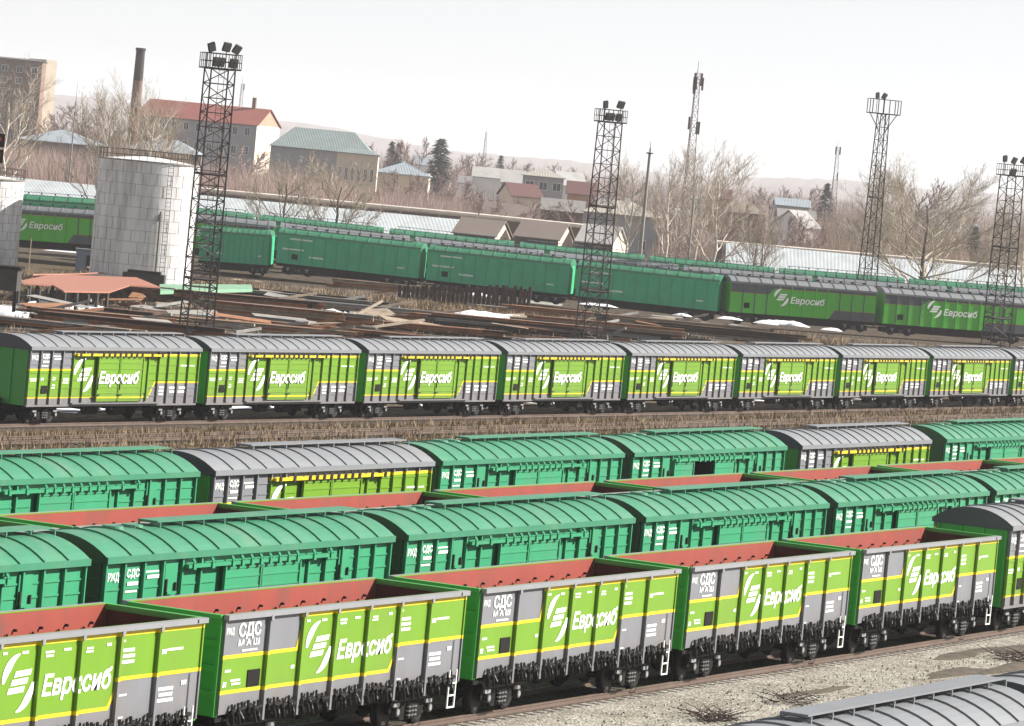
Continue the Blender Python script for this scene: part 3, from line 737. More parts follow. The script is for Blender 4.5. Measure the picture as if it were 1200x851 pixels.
# embankment under the far rows
pp = sorted([( -p[1], p) for p in PROFILE])
s = MB()
left = up_d(-60, 262, 478); right = up_d(1300, 262, 478)
N1 = 60; rows = []
EMB = mat('dry embankment', (.13, .10, .07), 1, .5, 1.2, bump=.9, dirt=(.36, .29, .19), dirt_amt=.8, dirt_scale=.5)
def emb_z(px):       # rail level under the far rows, metres
    a = [(-80, -.1), (128, -.05), (236, .5), (500, .85), (840, .6), (1040, .75), (1300, 1.0)]
    for (x0, z0), (x1, z1) in zip(a[:-1], a[1:]):
        if x0 <= px <= x1: return z0+(z1-z0)*(px-x0)/(x1-x0)
    return a[-1][1]
rr = random.Random(8)
for i in range(N1+1):
    px = -80 + i*(1380/N1); ez = emb_z(px)
    row = []
    for D, z in ((436, GZ-.05), (446, GZ+.25*max(ez, 0)), (450, ez-.30), (454, ez-.22), (464, ez-.2), (470, ez+.25), (480, ez+.35), (492, ez+.5), (500, ez+.1), (510, GZ-.1)):
        q = up_d(px, 135.3+.0943*px+40, D); row.append((q.x, q.y, z + (rr.uniform(-.12, .12) if 440 < D < 452 else 0)))
    rows.append(row)
n = len(rows[0]); vv = [p for r_ in rows for p in r_]
for j in range(n-1): s.add([p for r_ in rows for p in (r_[j], r_[j+1])], [(i*2, i*2+2, i*2+3, i*2+1) for i in range(N1)], BALL if 2 <= j <= 7 else EMB)
tag(s.build('embankment'), kind='structure')

# snow and mounds --------------------------------------------------------
def blob_patch(name, cx, cy, rx, ry, h, m, ang=0, seed=0, z=GZ, kind='structure', n=18, label=None):
    rd = random.Random(seed); V = [(cx, cy, z+h)]; rings = 4
    ph = [rd.uniform(0, 6.3) for _ in range(4)]
    for k in range(1, rings+1):
        t = k/rings
        for i in range(n):
            a = 2*pi*i/n; q = 1+.22*sin(2*a+ph[0])+.15*sin(3*a+ph[1])+.10*sin(5*a+ph[2])
            X = rx*t*q*cos(a); Y = ry*t*q*sin(a)
            zz = z + h*(1-t**2)*rd.uniform(.6, 1.25) - (.03 if k == rings else 0)
            V.append((cx+X*cos(ang)-Y*sin(ang), cy+X*sin(ang)+Y*cos(ang), zz))
    Fs = [(0, 1+i, 1+(i+1)%n) for i in range(n)]
    for k in range(rings-1):
        for i in range(n): Fs.append((1+k*n+i, 1+(k+1)*n+i, 1+(k+1)*n+(i+1)%n, 1+k*n+(i+1)%n))
    b = MB(); b.add(V, Fs, m); o = b.build(name, smooth=True); tag(o, kind=kind); return o
# snow seen under the fifth row and elsewhere (px, py, half width m, half depth m, height)
RV = Vector((cos(YAW), -sin(YAW))); RA = atan2(RV.y, RV.x)
for i, (px, py, rx, ry, h) in enumerate([(100,486,3.2,1.2,.5),(12,488,1.5,1,.4),(165,487,1.6,1,.35),(290,482,3,1.2,.5),(325,481,2,1,.55),(482,480,3.4,1.4,.55),(640,479,3.0,1.2,.5),(780,476,2.2,1,.4),(895,474,2,1,.45),(1010,471,1.8,1,.5),(1120,470,1.8,1,.5)]):
    p = up_z(px, py, GZ); o = c5 + Vector((cos(A5), sin(A5)))*0
    # keep the drift beyond the fifth row's track
    p2 = Vector((p.x, p.y)); d = (p2 - c5).dot(Vector((-sin(A5), cos(A5))))
    p2 += Vector((-sin(A5), cos(A5)))*(7.9-d)*1.0 + Vector((1, .0))*(7.9-d)*2.1
    blob_patch('snow_patch', p2.x, p2.y, rx*1.8, 3.4, .18, SNOW, A5, i)
for i, (px, py, rx, ry, h) in enumerate([(20,371,5,2.5,.3),(150,382,2.5,1,.2),(30,375,3,1,.25),(290,374,3,1.5,.3),(395,372,3,1.5,.3),(590,376,4.5,2,.3),(640,380,4,1.5,.25),(560,371,2.5,1.5,.2),(700,366,2,1,.3),(350,366,3,1,.2),(60,362,3,1,.2),(110,366,2,1,.2),(255,350,3,1,.2),(300,347,2,1,.2),(900,372,2.4,.7,.4),(930,373,2.4,.7,.45),(850,366,1.6,.6,.4),(980,380,2,.7,.3),(700,335,2,1,.2),(570,338,3,1,.3),(50,290,5,1.2,.3),(90,300,5,1.2,.4),(480,346,1.5,.8,.2),(1110,372,3,1,.2)]):
    p = up_z(px, py, GZ+.05); 
    blob_patch('snow_patch', p.x, p.y, rx*1.1, ry*1.2, h+.35, SNOW, RA, 40+i)
for i, (px, py, rx) in enumerate([(906,384,2.0),(924,385,2.0),(856,378,1.2),(700,362,1.6),(975,391,1.2),(560,350,1.2),(800,374,.8)]):
    p = up_d(px, py-4, 449); blob_patch('snow_patch', p.x, p.y, rx, .7, .22 if rx < 2 else .4, SNOW, RA, 70+i, z=p.z)
STRAW = mat('straw coloured dry grass', (.42, .33, .21), 1, .35, 1.2, bump=.7, dirt=(.16, .11, .07), dirt_amt=.8, dirt_scale=.7)
for i, (px, py, rx, ry, h) in enumerate([(330,334,8,3,.7),(380,338,7,2.5,.5),(290,336,6,2.5,.6),(560,350,5,2,.4),(430,340,6,2,.5),(180,318,5,2,.4),(150,305,6,2,.3),(60,305,6,2,.3),(620,352,6,2,.4),(830,372,6,2,.4),(1000,380,7,2,.4),(1130,376,8,2,.4)]):
    p = up_z(px, py, GZ); blob_patch('dry_grass_bank', p.x, p.y, rx, ry, h, STRAW, RA, 90+i)

# tufts of dry grass (nobody could count them)
def tufts(name, spots, m, hgt=(.12, .45), blades=6, spread=.12, width=.02):
    b = MB(); rd = random.Random(len(spots))
    for x, y, z in spots:
        for k in range(blades):
            a = rd.uniform(0, 2*pi); hh = rd.uniform(*hgt); dx = rd.gauss(0, spread); dy = rd.gauss(0, spread); lx = cos(a)*hh*.5*rd.random(); ly = sin(a)*hh*.5*rd.random()
            w = width*rd.uniform(.7, 1.6); t = rd.uniform(0, pi)
            b.add([(x+dx-w*cos(t), y+dy-w*sin(t), z), (x+dx+w*cos(t), y+dy+w*sin(t), z), (x+dx+lx, y+dy+ly, z+hh)], [(0, 1, 2)], m)
    return tag(b.build(name), 'dry grass standing on the bare ground between the tracks', 'grass', kind='stuff')
rd = random.Random(12)
sp = []
for _ in range(9000):
    x = rd.uniform(160, 330); y = rd.uniform(80, 111)
    sp.append((x, y, GZ))
TUF = mat('dry grass blades', (.36, .26, .16), 1, .5, .8)
tufts('dry_grass', sp, TUF, (.15, .5), 6, .2, .03)
sp = []
for _ in range(5000):
    px = rd.uniform(-10, 1210); py = rd.uniform(320, 400) if rd.random() < .5 else rd.gauss(338+px*.045, 8)
    p = up_z(px, py, GZ)
    if 2 < (Vector((p.x, p.y))-c5).length and (Vector((p.x, p.y))-c5).dot(Vector((-sin(A5), cos(A5)))) > 8: sp.append((p.x, p.y, GZ))
for _ in range(2600):
    px = rd.uniform(100, 1210); dd = rd.uniform(437, 451); q = up_d(px, 300, dd); t = (dd-436)/15; sp.append((q.x, q.y, GZ+t*max(0, emb_z(px)-.3)))
tufts('dry_grass', sp, TUF, (.2, .7), 6, .3, .05)
# weeds and pebbles on the gravel
sp = []
for _ in range(260):
    x = rd.gauss(136, 4); y = rd.gauss(43.5, .8); sp.append((x, y, -.16))
GRW = mat('fresh weeds', (.12, .22, .05), .9, .4, 2)
o = tufts('weeds', sp, GRW, (.05, .2), 6, .1, .03); o['label'] = 'patch of small fresh weeds on the gravel at the right edge'; o['category'] = 'weeds'
b = MB()
for _ in range(9000):
    x = rd.uniform(95, 175); y = rd.uniform(37, 49.8); k = rd.uniform(.02, .055); a = rd.uniform(0, 6)
    P = [(x+k*cos(a+t), y+k*sin(a+t), -.165) for t in (0, 2.1, 4.2)] + [(x, y, -.155+k*rd.uniform(.6, 1.2))]
    b.add(P, [(0,1,3),(1,2,3),(2,0,3)], rd.choice([CONC, GREYST, mat('pale stone', (.55, .53, .48), .9), mat('dark stone', (.10, .09, .08), .9)]))
tag(b.build('loose_stones'), 'loose stones scattered over the gravel beside the front track', 'stones', kind='stuff')
DIRT = mat('dark trampled soil', (.10, .075, .05), 1, .5, 2, bump=.6)
for i, (px, py, rx, ry) in enumerate([(1130,768,3.5,.5),(1190,762,2.5,.6),(1120,790,3.5,.5),(1180,785,3,.6),(960,812,2.5,.3)]):
    p = up_z(px, py, GZ+.02); blob_patch('soil_patch', p.x, p.y, rx, ry, .05, DIRT, 0, 200+i, z=-.155)
# brushwood heap on the gravel
def brush_heap(px, py, label, n=60, r=.8, seed=1):
    p = up_z(px, py, GZ+.02); rd = random.Random(seed); b = MB()
    for _ in range(n):
        a = rd.uniform(0, 6.3); q = Vector((p.x+rd.gauss(0, r*.5), p.y+rd.gauss(0, r*.35), -.15+rd.uniform(.0, .2))); d = Vector((cos(a), sin(a), rd.uniform(-.1, .5)))*rd.uniform(.3, .9)
        m = q + d*.5 + Vector((rd.gauss(0,.06), rd.gauss(0,.06), 0)); b.tube(q, m, .015, .012, RUSTD, 3, False); b.tube(m, q+d, .012, .005, RUSTD, 3, False)
    tag(b.build('brushwood_heap'), label, 'brushwood', 'brushwood heaps on the gravel')
brush_heap(835, 846, 'dark brushwood heap on gravel touching the left tip of the nearest grey roof', 90, .9, 1)
brush_heap(928, 826, 'low dark brushwood heap on gravel just above the nearest grey roof', 60, .9, 2)
brush_heap(1195, 776, 'dark brushwood at the right edge between gravel and the nearest grey roof', 90, .9, 3)

# ------------------------------------------------------------------ yard
def frame_at(px, py, z=GZ, dang=0):
    p = up_z(px, py, z); return Matrix.Translation(p) @ Matrix.Rotation(RA+dang, 4, 'Z')
def pile(px, py, L, rows, layers, bw, bh, mats, label, dang=0, seed=0, group='stacks of steel in the yard', name='steel_stack', jit=1.1):
    layers += seed % 3; dang += ((seed*7) % 5-2)*.05; bh *= 1+.3*(seed % 2)
    rd = random.Random(seed+int(px)); M = frame_at(px, py, GZ, dang); b = MB()
    for x in (-L*.35, 0, L*.35): b.box(x-.1, x+.1, -.1, rows*bw*1.25, 0, .15, SLEEP, M)
    for l in range(layers):
        for k in range(rows-(l//2)):
            y = k*bw*1.25 + l*.04; x0 = -L/2+rd.uniform(-jit, jit); x1 = L/2+rd.uniform(-jit, jit)*1.5; z = .15+l*bh*1.05
            m = rd.choice(mats); R = M @ Matrix.Rotation(rd.uniform(-.035, .035), 4, 'Z')
            b.box(x0, x1, y, y+bw, z, z+bh*.22, m, R); b.box(x0, x1, y+bw*.42, y+bw*.58, z+bh*.22, z+bh*.78, m, R); b.box(x0, x1, y, y+bw, z+bh*.78, z+bh, m, R)
    tag(b.build(name), label, 'steel stack', group)
O = [RUST, RUST, RUSTD]; Dk = [DARKST, RUSTD, RUSTD, RUST]; Gy = [GREYST, GREYST, DARKST, TANS]; Tn = [TANS, RUST, GREYST]
P = [
 (60,391,13,4,3,O+Tn,'long rusty orange beams low in front, at the left edge of the yard',-.12),
 (150,397,13,5,3,Dk,'dark beams just above the first middle wagon roof, left of the nearest lattice mast',-.05),
 (120,384,11,4,2,Tn,'tan and rust beams on dark ground below the salmon steel plate',.06),
 (200,380,9,4,2,Dk,'short dark stack touching the nearest lattice mast from the left',0),
 (300,392,14,5,2,O+Tn,'broad rust stack right of the foot of the nearest lattice mast',.05),
 (330,384,13,5,3,Tn,'tan and grey stack above the rust stack right of the nearest mast',.02),
 (400,397,14,5,3,Dk+Tn,'dark low stack right above the roof of the third middle wagon',.04),
 (290,365,12,4,3,O,'rust orange stack behind the nearest lattice mast',.02),
 (360,360,14,4,2,Gy,'long pale grey beams behind the rust orange stack, left of centre',.03),
 (430,372,15,5,3,Gy,'large pale grey beam stack in the centre left of the yard',.04),
 (340,352,11,4,2,Dk,'thin dark stack at the foot of the straw coloured bank',.02),
 (450,351,10,4,3,[RUST,TANS],'brown red stack below the middle of the straw coloured bank',.0),
 (490,392,13,5,3,O+Dk,'mixed rusty stack in the centre above the middle row roofs',.07),
 (540,386,10,4,2,O,'orange tinted short stack left of the second lattice mast',-.04),
 (600,392,13,5,3,Dk+Tn,'dark stack at the foot of the second lattice mast on its left',.05),
 (610,371,10,4,2,Gy,'grey beams with snow behind them left of the second lattice mast',.03),
 (660,376,12,5,3,[RUST],'bright rust orange stack just left of the second lattice mast, half way back',.03),
 (700,394,14,4,2,Dk+Tn,'dark stack in front of the second lattice mast',.04),
 (760,383,13,4,3,Tn+O,'brown mixed stack just right of the second lattice mast',.05),
 (800,393,15,5,3,Dk+Tn,'long dark stack right of the second lattice mast, near the middle row roofs',.06),
 (860,399,13,4,2,Dk+Tn+O,'dark rusty stack at the right end of the yard stacks',.08),
 (700,363,9,4,2,O,'small rust stack behind the second lattice mast',.03),
 (240,356,8,3,2,Gy,'short grey stack just behind the nearest lattice mast by the pale green plate',.0),
 (170,353,6,3,2,Tn,'short tan stack below the right tip of the salmon plate',.0),
]
for i, (px, py, L, rws, lay, ms, lb, da) in enumerate(P):
    pile(px, py, L, rws, lay, .42, .22, ms, lb, da, i)
# dark oily soil of the yard
OIL = mat('dark oily yard soil', (.075, .052, .036), 1, .5, 1.5, bump=.6, dirt=(.2, .15, .11), dirt_amt=.5, dirt_scale=.5)
for i, (px, py, rx, ry) in enumerate([(120,383,14,16),(20,380,9,9),(330,386,12,12),(460,385,12,12),(560,383,10,10),(700,385,12,10),(800,388,10,8),(270,362,8,7)]):
    p = up_z(px, py, GZ); blob_patch('yard_soil', p.x, p.y, rx, ry, .05, OIL, RA, 300+i, z=GZ+.012)
# loose scrap between
SC = [RUST, RUSTD, DARKST, TANS, GREYST, CONC]
rd = random.Random(77); b = MB()
for _ in range(1700):
    px = rd.uniform(-10, 900); py = rd.uniform(345, 400) ; py = min(py, 402)
    M = frame_at(px, py, GZ, rd.uniform(-.35, .35)); L = rd.uniform(.5, 4); b.box(-L/2, L/2, 0, rd.uniform(.1, .5), 0, rd.uniform(.05, .3), rd.choice(SC), M)
for _ in range(90):
    px = rd.uniform(0, 880); py = rd.uniform(348, 398); M = frame_at(px, py, GZ, rd.uniform(-.5, .5)) @ Matrix.Rotation(rd.uniform(-.1, .1), 4, 'Y') @ Matrix.Rotation(rd.uniform(-.05, .25), 4, 'X')
    L = rd.uniform(1.5, 5); z = rd.uniform(.1, .9); b.box(-L/2, L/2, 0, rd.uniform(.8, 2.2), z, z+.04, rd.choice([TANS, GREYST, RUST, TANS, GREYST, DARKST, CONC]), M)
for _ in range(60):
    px = rd.uniform(0, 860); py = rd.uniform(350, 398); M = frame_at(px, py, GZ, rd.uniform(-1.2, 1.2)) @ Matrix.Rotation(rd.uniform(-.35, .1), 4, 'Y')
    L = rd.uniform(2, 6); b.box(0, L, 0, .18, .3, .5, rd.choice([TANS, RUST, GREYST]), M)
tag(b.build('scrap_steel'), 'scattered bars, boards and scrap lying between the steel stacks', 'scrap', kind='stuff')
# steel stools / row of rusty posts
def post_row(px0, py0, px1, py1, n, h, label, m=RUSTD, nm='steel_post', w=.28):
    for i in range(n):
        t = i/(n-1); p = up_d(px0+(px1-px0)*t, py0+(py1-py0)*t, 446); rdd = random.Random(i)
        b = MB(); hh = h*(.5+.55*t)*rdd.uniform(.9, 1.1); z0 = p.z-.1
        b.box(-w/2, w/2, -.02, .02, 0, hh, m); b.box(-w/2-.03, -w/2, -.13, .13, 0, hh, m); b.box(w/2, w/2+.03, -.13, .13, 0, hh, m)
        b.box(-w*.8, w*.8, -.2, .2, 0, .04, m)
        o = b.build(nm); o.location = (p.x, p.y, z0); o.rotation_euler = (rdd.uniform(-.03,.03), rdd.uniform(-.06,.06), RA+rdd.uniform(-.3,.3))
        tag(o, label, 'steel post', label)
post_row(468, 347, 618, 364, 30, 2.3, 'one of the rusty upright steel posts lined up below the far green wagons')
# salmon sheet on its dark stands
def plate(name, pts, z, t, m, label, cat):
    Q = [up_z(px, py, z) for px, py in pts]; b = MB(); n = len(Q)
    b.add([q for q in Q] + [q-Vector((0,0,t)) for q in Q], [tuple(range(n-1,-1,-1)), tuple(range(n, 2*n))] + [(i, (i+1)%n, (i+1)%n+n, i+n) for i in range(n)], m)
    return b.build(name)
SALM = mat('salmon primed steel', (.50, .20, .13), .6, .06, .5, dirt=(.4, .2, .15)); MINT = mat('pale green paint', (.26, .50, .32), .6, .08, .8)
root = empty('plate_table', up_z(95, 365, GZ))
def reparent(o, root):
    o.parent = root; o.matrix_parent_inverse = Matrix.Translation(-Vector(root.location)); return o
reparent(plate('tabletop', [(14,331),(60,321.5),(160,325),(188,336.5),(152,334),(128,342),(75,341),(62,334)], 1.45, .12, SALM, '', ''), root)
for px, py in [(20,362),(30,365),(33,361),(44,366),(54,364),(66,366),(74,369),(78,367),(88,370),(99,368),(101,371),(112,370),(124,368),(42,358),(60,359),(90,362)]:
    p = up_z(px, py-3, GZ); b = MB(); b.box(p.x-.11, p.x+.11, p.y-.11, p.y+.11, GZ, 1.34, DARKST); reparent(b.build('leg', None), root)
tag(root, 'large salmon red steel plate with pointed right end lying on dark steel stands', 'plate table')
o = plate('steel_plate', [(187,333),(294,333.5),(296,338.5),(188,341)], 1.0, .3, MINT, '', ''); tag(o, 'pale mint green painted slab right of the salmon plate behind the nearest mast', 'plate')
M = frame_at(170, 343, GZ, 0); b = MB(); b.box(-2.2, 1.6, 0, 2, .5, 1.7, DARKST, M); b.box(-1.8, 1.2, .2, 1.8, 1.7, 1.95, BLK, M)
root = empty('steel_cart', M.translation); reparent(b.build('body'), root)
for x in (-1.5, .9):
    b = MB(); b.tube(M@Vector((x, -.05, .4)), M@Vector((x, .15, .4)), .4, .4, BLK, 14); reparent(b.build('wheel'), root)
tag(root, 'dark steel wheeled bogie frame between the salmon and the mint plate', 'cart')
# dark machine at the left edge
M = frame_at(0, 372, GZ, 0); root = empty('steel_hopper', M.translation)
b = MB(); b.box(-3, 1.0, 0, 3, 2.0, 3.6, DARKST, M); b.box(-3, 1.2, -.1, 3.1, 3.6, 3.8, BLK, M); reparent(b.build('body'), root)
for x in (-2.6, -1.2, .8):
    b = MB(); b.box(x, x+.25, .1, .35, 0, 2.0, BLK, M); reparent(b.build('leg'), root)
tag(root, 'dark steel hopper on legs at the left edge beside the salmon plate', 'hopper')
# timber planks by the small tank
for i, (px, py, da, lb) in enumerate([(10,331,.5,'tan timber plank leaning on the small tank foot at left edge'),(25,333,-.7,'tan timber board crossed over, right of the small tank foot'),(112,326,-.7,'grey plank leaning near the foot of the big tank')]):
    M = frame_at(px, py, GZ, da); b = MB(); b.box(-1.6, 1.6, 0, .5, .5, .62, TANS, M @ Matrix.Rotation(.25*(-1)**i, 4, 'Y')); tag(b.build('timber_plank'), lb, 'plank')
# thin hose or pipe behind salmon plate
b = MB(); q = [up_z(x, y, .9) for x, y in ((38,322),(90,321.5),(150,318),(215,319))]
for a, c in zip(q[:-1], q[1:]): b.tube(a, c, .07, .07, SALM, 6)
for a in q: b.tube((a.x, a.y, GZ), a, .04, .04, SALM, 5)
tag(b.build('pipe_rail'), 'thin salmon pipe rail in front of the foot of the big white tank', 'pipe rail')

# ------------------------------------------------------------------ tanks
def tank_mat(name, c):
    m = bpy.data.materials.new(name); m.use_nodes = True; n = m.node_tree; N = n.nodes; b = N['Principled BSDF']; b.inputs['Roughness'].default_value = .55
    tc = N.new('ShaderNodeTexCoord'); mp = N.new('ShaderNodeMapping'); mp.inputs['Scale'].default_value = (1.0, 1.0, .12); n.links.new(tc.outputs['Object'], mp.inputs[0])
    z = N.new('ShaderNodeTexNoise'); z.inputs['Scale'].default_value = .9; z.inputs['Detail'].default_value = 9; z.inputs['Roughness'].default_value = .7; n.links.new(mp.outputs[0], z.inputs[0])
    r = N.new('ShaderNodeValToRGB'); e = r.color_ramp.elements; e.new(.5); e.new(.5)
    for k, (p, cc) in enumerate([(.30, (.30, .27, .25)), (.44, (.50, .49, .48)), (.56, c), (.8, tuple(min(1, x*1.12) for x in c))]): e[k].position = p; e[k].color = (*cc, 1)
    n.links.new(z.outputs[0], r.inputs[0]); n.links.new(r.outputs[0], b.inputs['Base Color']); return m
TK = tank_mat('weathered aluminium paint', (.66, .66, .67))
SEAM = mat('tank seam rust', (.34, .29, .26), .8, .4, 3)
def tank(cx, cy, R, z0, z1, label, rail=True, sh=None):
    root = empty('storage_tank', (cx, cy, z0)); b = MB(); n = 56; Hh = z1-z0
    b.tube((0,0,0), (0,0,Hh), R, R, TK, n); b.tube((0,0,Hh), (0,0,Hh+.5), R+.05, .4, TK, n)
    rd = random.Random(4)
    rows = 11
    o = b.build('shell', root); 
    se = MB()
    for k in range(1, rows):
        z = Hh*k/rows
        se.tube((0,0,z-.014), (0,0,z+.014), R+.012, R+.012, SEAM, n, False)
        for i in range(22):
            if rd.random() < .3: continue
            a = 2*pi*(i+(k%2)*.5)/22; se.box(R-.005, R+.014, -.018, .018, z, z+Hh/rows, SEAM, Matrix.Rotation(a, 4, 'Z'))
    se.build('seam', o)
    rm = MB(); rm.tube((0,0,Hh-.06), (0,0,Hh+.08), R+.1, R+.1, SEAM, n, False)
    rm.build('rim', root)
    ra = MB(); k = 40
    for i in range(k):
        a = 2*pi*i/k; a2 = 2*pi*(i+1)/k; p = (R*cos(a), R*sin(a)); p2 = (R*cos(a2), R*sin(a2))
        ra.tube((p[0],p[1],Hh), (p[0],p[1],Hh+1.0), .03, .03, RUSTD, 4)
        for z in (.5, 1.0): ra.tube((p[0],p[1],Hh+z), (p2[0],p2[1],Hh+z), .025, .025, RUSTD, 4)
    ra.build('railing', root)
    va = atan2(-cy, -cx)
    la = MB()
    for d in (-.25, .25): la.tube((R+.3, d, 0), (R+.3, d, Hh), .03, .03, RUSTD, 4)
    for i in range(int(Hh/.4)): la.tube((R+.3, -.25, .2+i*.4), (R+.3, .25, .2+i*.4), .02, .02, RUSTD, 4)
    lo = la.build('ladder', root); lo.rotation_euler = (0, 0, va+.42)
    pi_ = MB(); pi_.tube((R+.15, 0, 0), (R+.15, 0, Hh*.62), .09, .09, SEAM, 6); pi_.tube((R+.15,0,Hh*.55),(R+.15,0,Hh*.6),.16,.16,SEAM,8); po = pi_.build('pipe', root); po.rotation_euler = (0, 0, va+.30)
    return tag(root, label, 'tank', 'white storage tanks')
D = 425; c = up_d(169, 260, D); R = 59*D/F
tank(c.x, c.y, R, GZ, up_d(169, 189, D).z, 'big weathered white cylindrical tank with railing on top left of the nearest lattice mast')
c = up_d(-38, 260, 425); tank(c.x, c.y, 62*425/F, GZ, up_d(-38, 206, 425).z, 'smaller white tank cut by the left edge of the picture')
# little grey hut by the tank
M = frame_at(98, 319, GZ, .1); root = empty('small_hut', M.translation); HUT = mat('blue grey hut', (.22, .26, .33), .7, .1)
b = MB(); b.box(-.9, .9, 0, 1.6, 0, 2.2, HUT, M); reparent(b.build('wall'), root)
b = MB(); b.box(-1.0, 1.0, -.1, 1.7, 2.2, 2.32, ROOFG, M); reparent(b.build('roof'), root)
b = MB(); b.box(.15, .7, -.04, -.003, .1, 1.7, BLK, M); reparent(b.build('door'), root)
tag(root, 'little blue grey hut with dark door at the left foot of the big tank', 'hut')
p = up_z(33, 322, GZ); b = MB(); b.tube((p.x,p.y,GZ), (p.x,p.y,3.3), .07, .05, TANS, 6); tag(b.build('wooden_post'), 'thin pale post standing right of the small left tank', 'post')
# signal at the left edge
D = 300; p = up_d(-3, 190, D); root = empty('railway_signal', (p.x, p.y, GZ))
b = MB(); b.tube((0,0,0), (0,0,p.z-GZ+1.5), .1, .09, DARKST, 8); b.build('pole', root)
for dz in (0, -1.05):
    b = MB(); b.box(-.35, .35, -.2, .2, p.z-GZ+1.0+dz, p.z-GZ+1.9+dz, BLK); o = b.build('signal_head', root); o.rotation_euler = (0, 0, RA)
    for dx in (.0,):
        l = MB(); l.tube((dx, -.21, p.z-GZ+1.5+dz), (dx, -.4, p.z-GZ+1.5+dz), .17, .17, mat('signal red', (.4, .03, .02), .5), 10); l.build('lens', o)
tag(root, 'dark railway signal post with black heads at the left edge above the small tank', 'signal')

# ------------------------------------------------------------------ lattice masts
LAT = mat('dark lattice steel', (.03, .02, .02), .7, .3, 2)
def mast(px, basez, D, topz, label, style='wide', wb=1.9, wt=1.35, lean=(0, 0), bays=14, rot=.35):
    p = up_d(px[0], px[1], D); root = empty('floodlight_mast', (p.x, p.y, basez), RA+rot)
    Ht = topz-basez
    def leg(i, t):
        w = (wb+(wt-wb)*t)/2; sx, sy = ((-1,-1),(1,-1),(1,1),(-1,1))[i]; return Vector((sx*w, sy*w, Ht*t))
    for i in range(4):
        b = MB(); b.tube(leg(i,0), leg(i,1), .07, .06, LAT, 5); b.build('leg', root)
    b = MB()
    for k in range(bays):
        t0 = k/bays; t1 = (k+1)/bays
        for i in range(4):
            j = (i+1) % 4
            b.tube(leg(i,t1), leg(j,t1), .034, .034, LAT, 4, False)
            a, c = (i, j) if (k % 2) else (j, i)
            b.tube(leg(a,t0), leg(c,t1), .036, .036, LAT, 4, False)
    for t in (.24, .62):
        for i in range(4): b.tube(leg(i,t), leg((i+1)%4,t), .09, .09, LAT, 4)
    la = []
    b.build('bracing', root)
    b = MB()
    for d in (-.2, .2): b.tube((d, -wb*.3, .5), (d, -wt*.3, Ht), .02, .02, LAT, 4, False)
    for i in range(int(Ht/.45)): 
        t = i*.45/Ht; y = -(wb*.3+(wt*.3-wb*.3)*t); b.tube((-.2, y, .5+i*.45), (.2, y, .5+i*.45), .014, .014, LAT, 3, False)
    b.build('ladder', root)
    W = .68*wt if style == 'wide' else 1.62; Wy = W if style == 'wide' else .7
    b = MB(); b.box(-W, W, -Wy, Wy, Ht, Ht+.1, LAT); po = b.build('platform', root)
    b = MB()
    zs = (.55, 1.1) if style == 'wide' else (1.55,)
    hh = zs[-1]; nn = 5
    rim = []
    for i in range(nn): rim.append((-W+2*W*i/nn, -Wy))
    for i in range(nn if style == 'wide' else 2): rim.append((W, -Wy+2*Wy*i/(nn if style == 'wide' else 2)))
    for i in range(nn): rim.append((W-2*W*i/nn, Wy))
    for i in range(nn if style == 'wide' else 2): rim.append((-W, Wy-2*Wy*i/(nn if style == 'wide' else 2)))
    for i, q in enumerate(rim):
        q2 = rim[(i+1) % len(rim)]
        b.tube((q[0],q[1],Ht), (q[0],q[1],Ht+hh), .03 if style == 'wide' else .05, .03 if style == 'wide' else .05, LAT, 4)
        for z in zs: b.tube((q[0],q[1],Ht+z), (q2[0],q2[1],Ht+z), .028, .028, LAT, 4)
    b.build('railing', po)
    if style != 'wide':
        b = MB()
        for s in (-1, 1): b.tube((s*wt/2, 0, Ht-1.6), (s*W*.95, 0, Ht), .05, .05, LAT, 4)
        b.build('strut', root)
    fl = {'wide': [(-.85, 1.5, -.4, .26, 1), (.25, 1.6, .1, .28, 1), (1.0, 1.5, .4, .26, 1), (-.25, .5, 0, .42, 0), (.85, .5, 0, .3, 0)],
          'two': [(-.7, 1.5, -.25, .2, 1), (.7, 1.6, .1, .3, 1), (-.2, .5, 0, .42, 0), (.6, .5, 0, .25, 0)],
          'slim': [(-1.1, 1.9, -.3, .18, 1), (-.3, 1.9, .3, .22, 1)],
          'four': [(-1.1, 1.6, -.3, .2, 1), (-.1, 1.5, .2, .22, 1), (.9, 1.6, .3, .24, 1), (-.1, .4, 0, .3, 0)]}[label[2]]
    for x, z, tl, w_, upp in fl:
        b = MB(); M = Matrix.Translation((x, -W*.3, Ht+z)) @ Matrix.Rotation(tl, 4, 'Y') @ Matrix.Rotation(.5, 4, 'X')
        b.box(-w_, w_, -.12, .12, -.32, .32, LAT, M); b.box(-w_*.85, w_*.85, -.15, -.122, -.27, .27, mat('floodlight glass', (.30, .31, .30), .2), M)
        b.tube((x, -W*.3, Ht), (x, -W*.3, Ht+z-.2), .035, .035, LAT, 5); b.build('floodlight', po)
    tag(root, label[0], 'floodlight mast', label[1])
    return root
GRP = 'lattice floodlight masts of the yard'
def mz(px, py, D): return up_d(px, py, D).z
mast((229, 398), GZ, 320, mz(262, 82, 320), ('tallest nearest lattice mast with five floodlights right of the big tank', GRP, 'wide'), 'wide', 1.95, 1.75, bays=19)
mast((691, 398), GZ, 390, mz(716, 144, 390), ('lattice mast with railed platform in front of the garages at centre', GRP, 'two'), 'wide', 2.0, 1.6, bays=16)
mast((1014, 352), .2, 480, mz(1033, 134, 480), ('slim lattice mast with wide rectangular head frame right of centre', GRP, 'slim'), 'slim', 1.7, .95, bays=17)
mast((1167, 400), GZ, 438, mz(1191, 207, 438), ('lattice mast cut at the right edge with floodlights on top', GRP, 'four'), 'wide', 2.1, 1.7, bays=15)
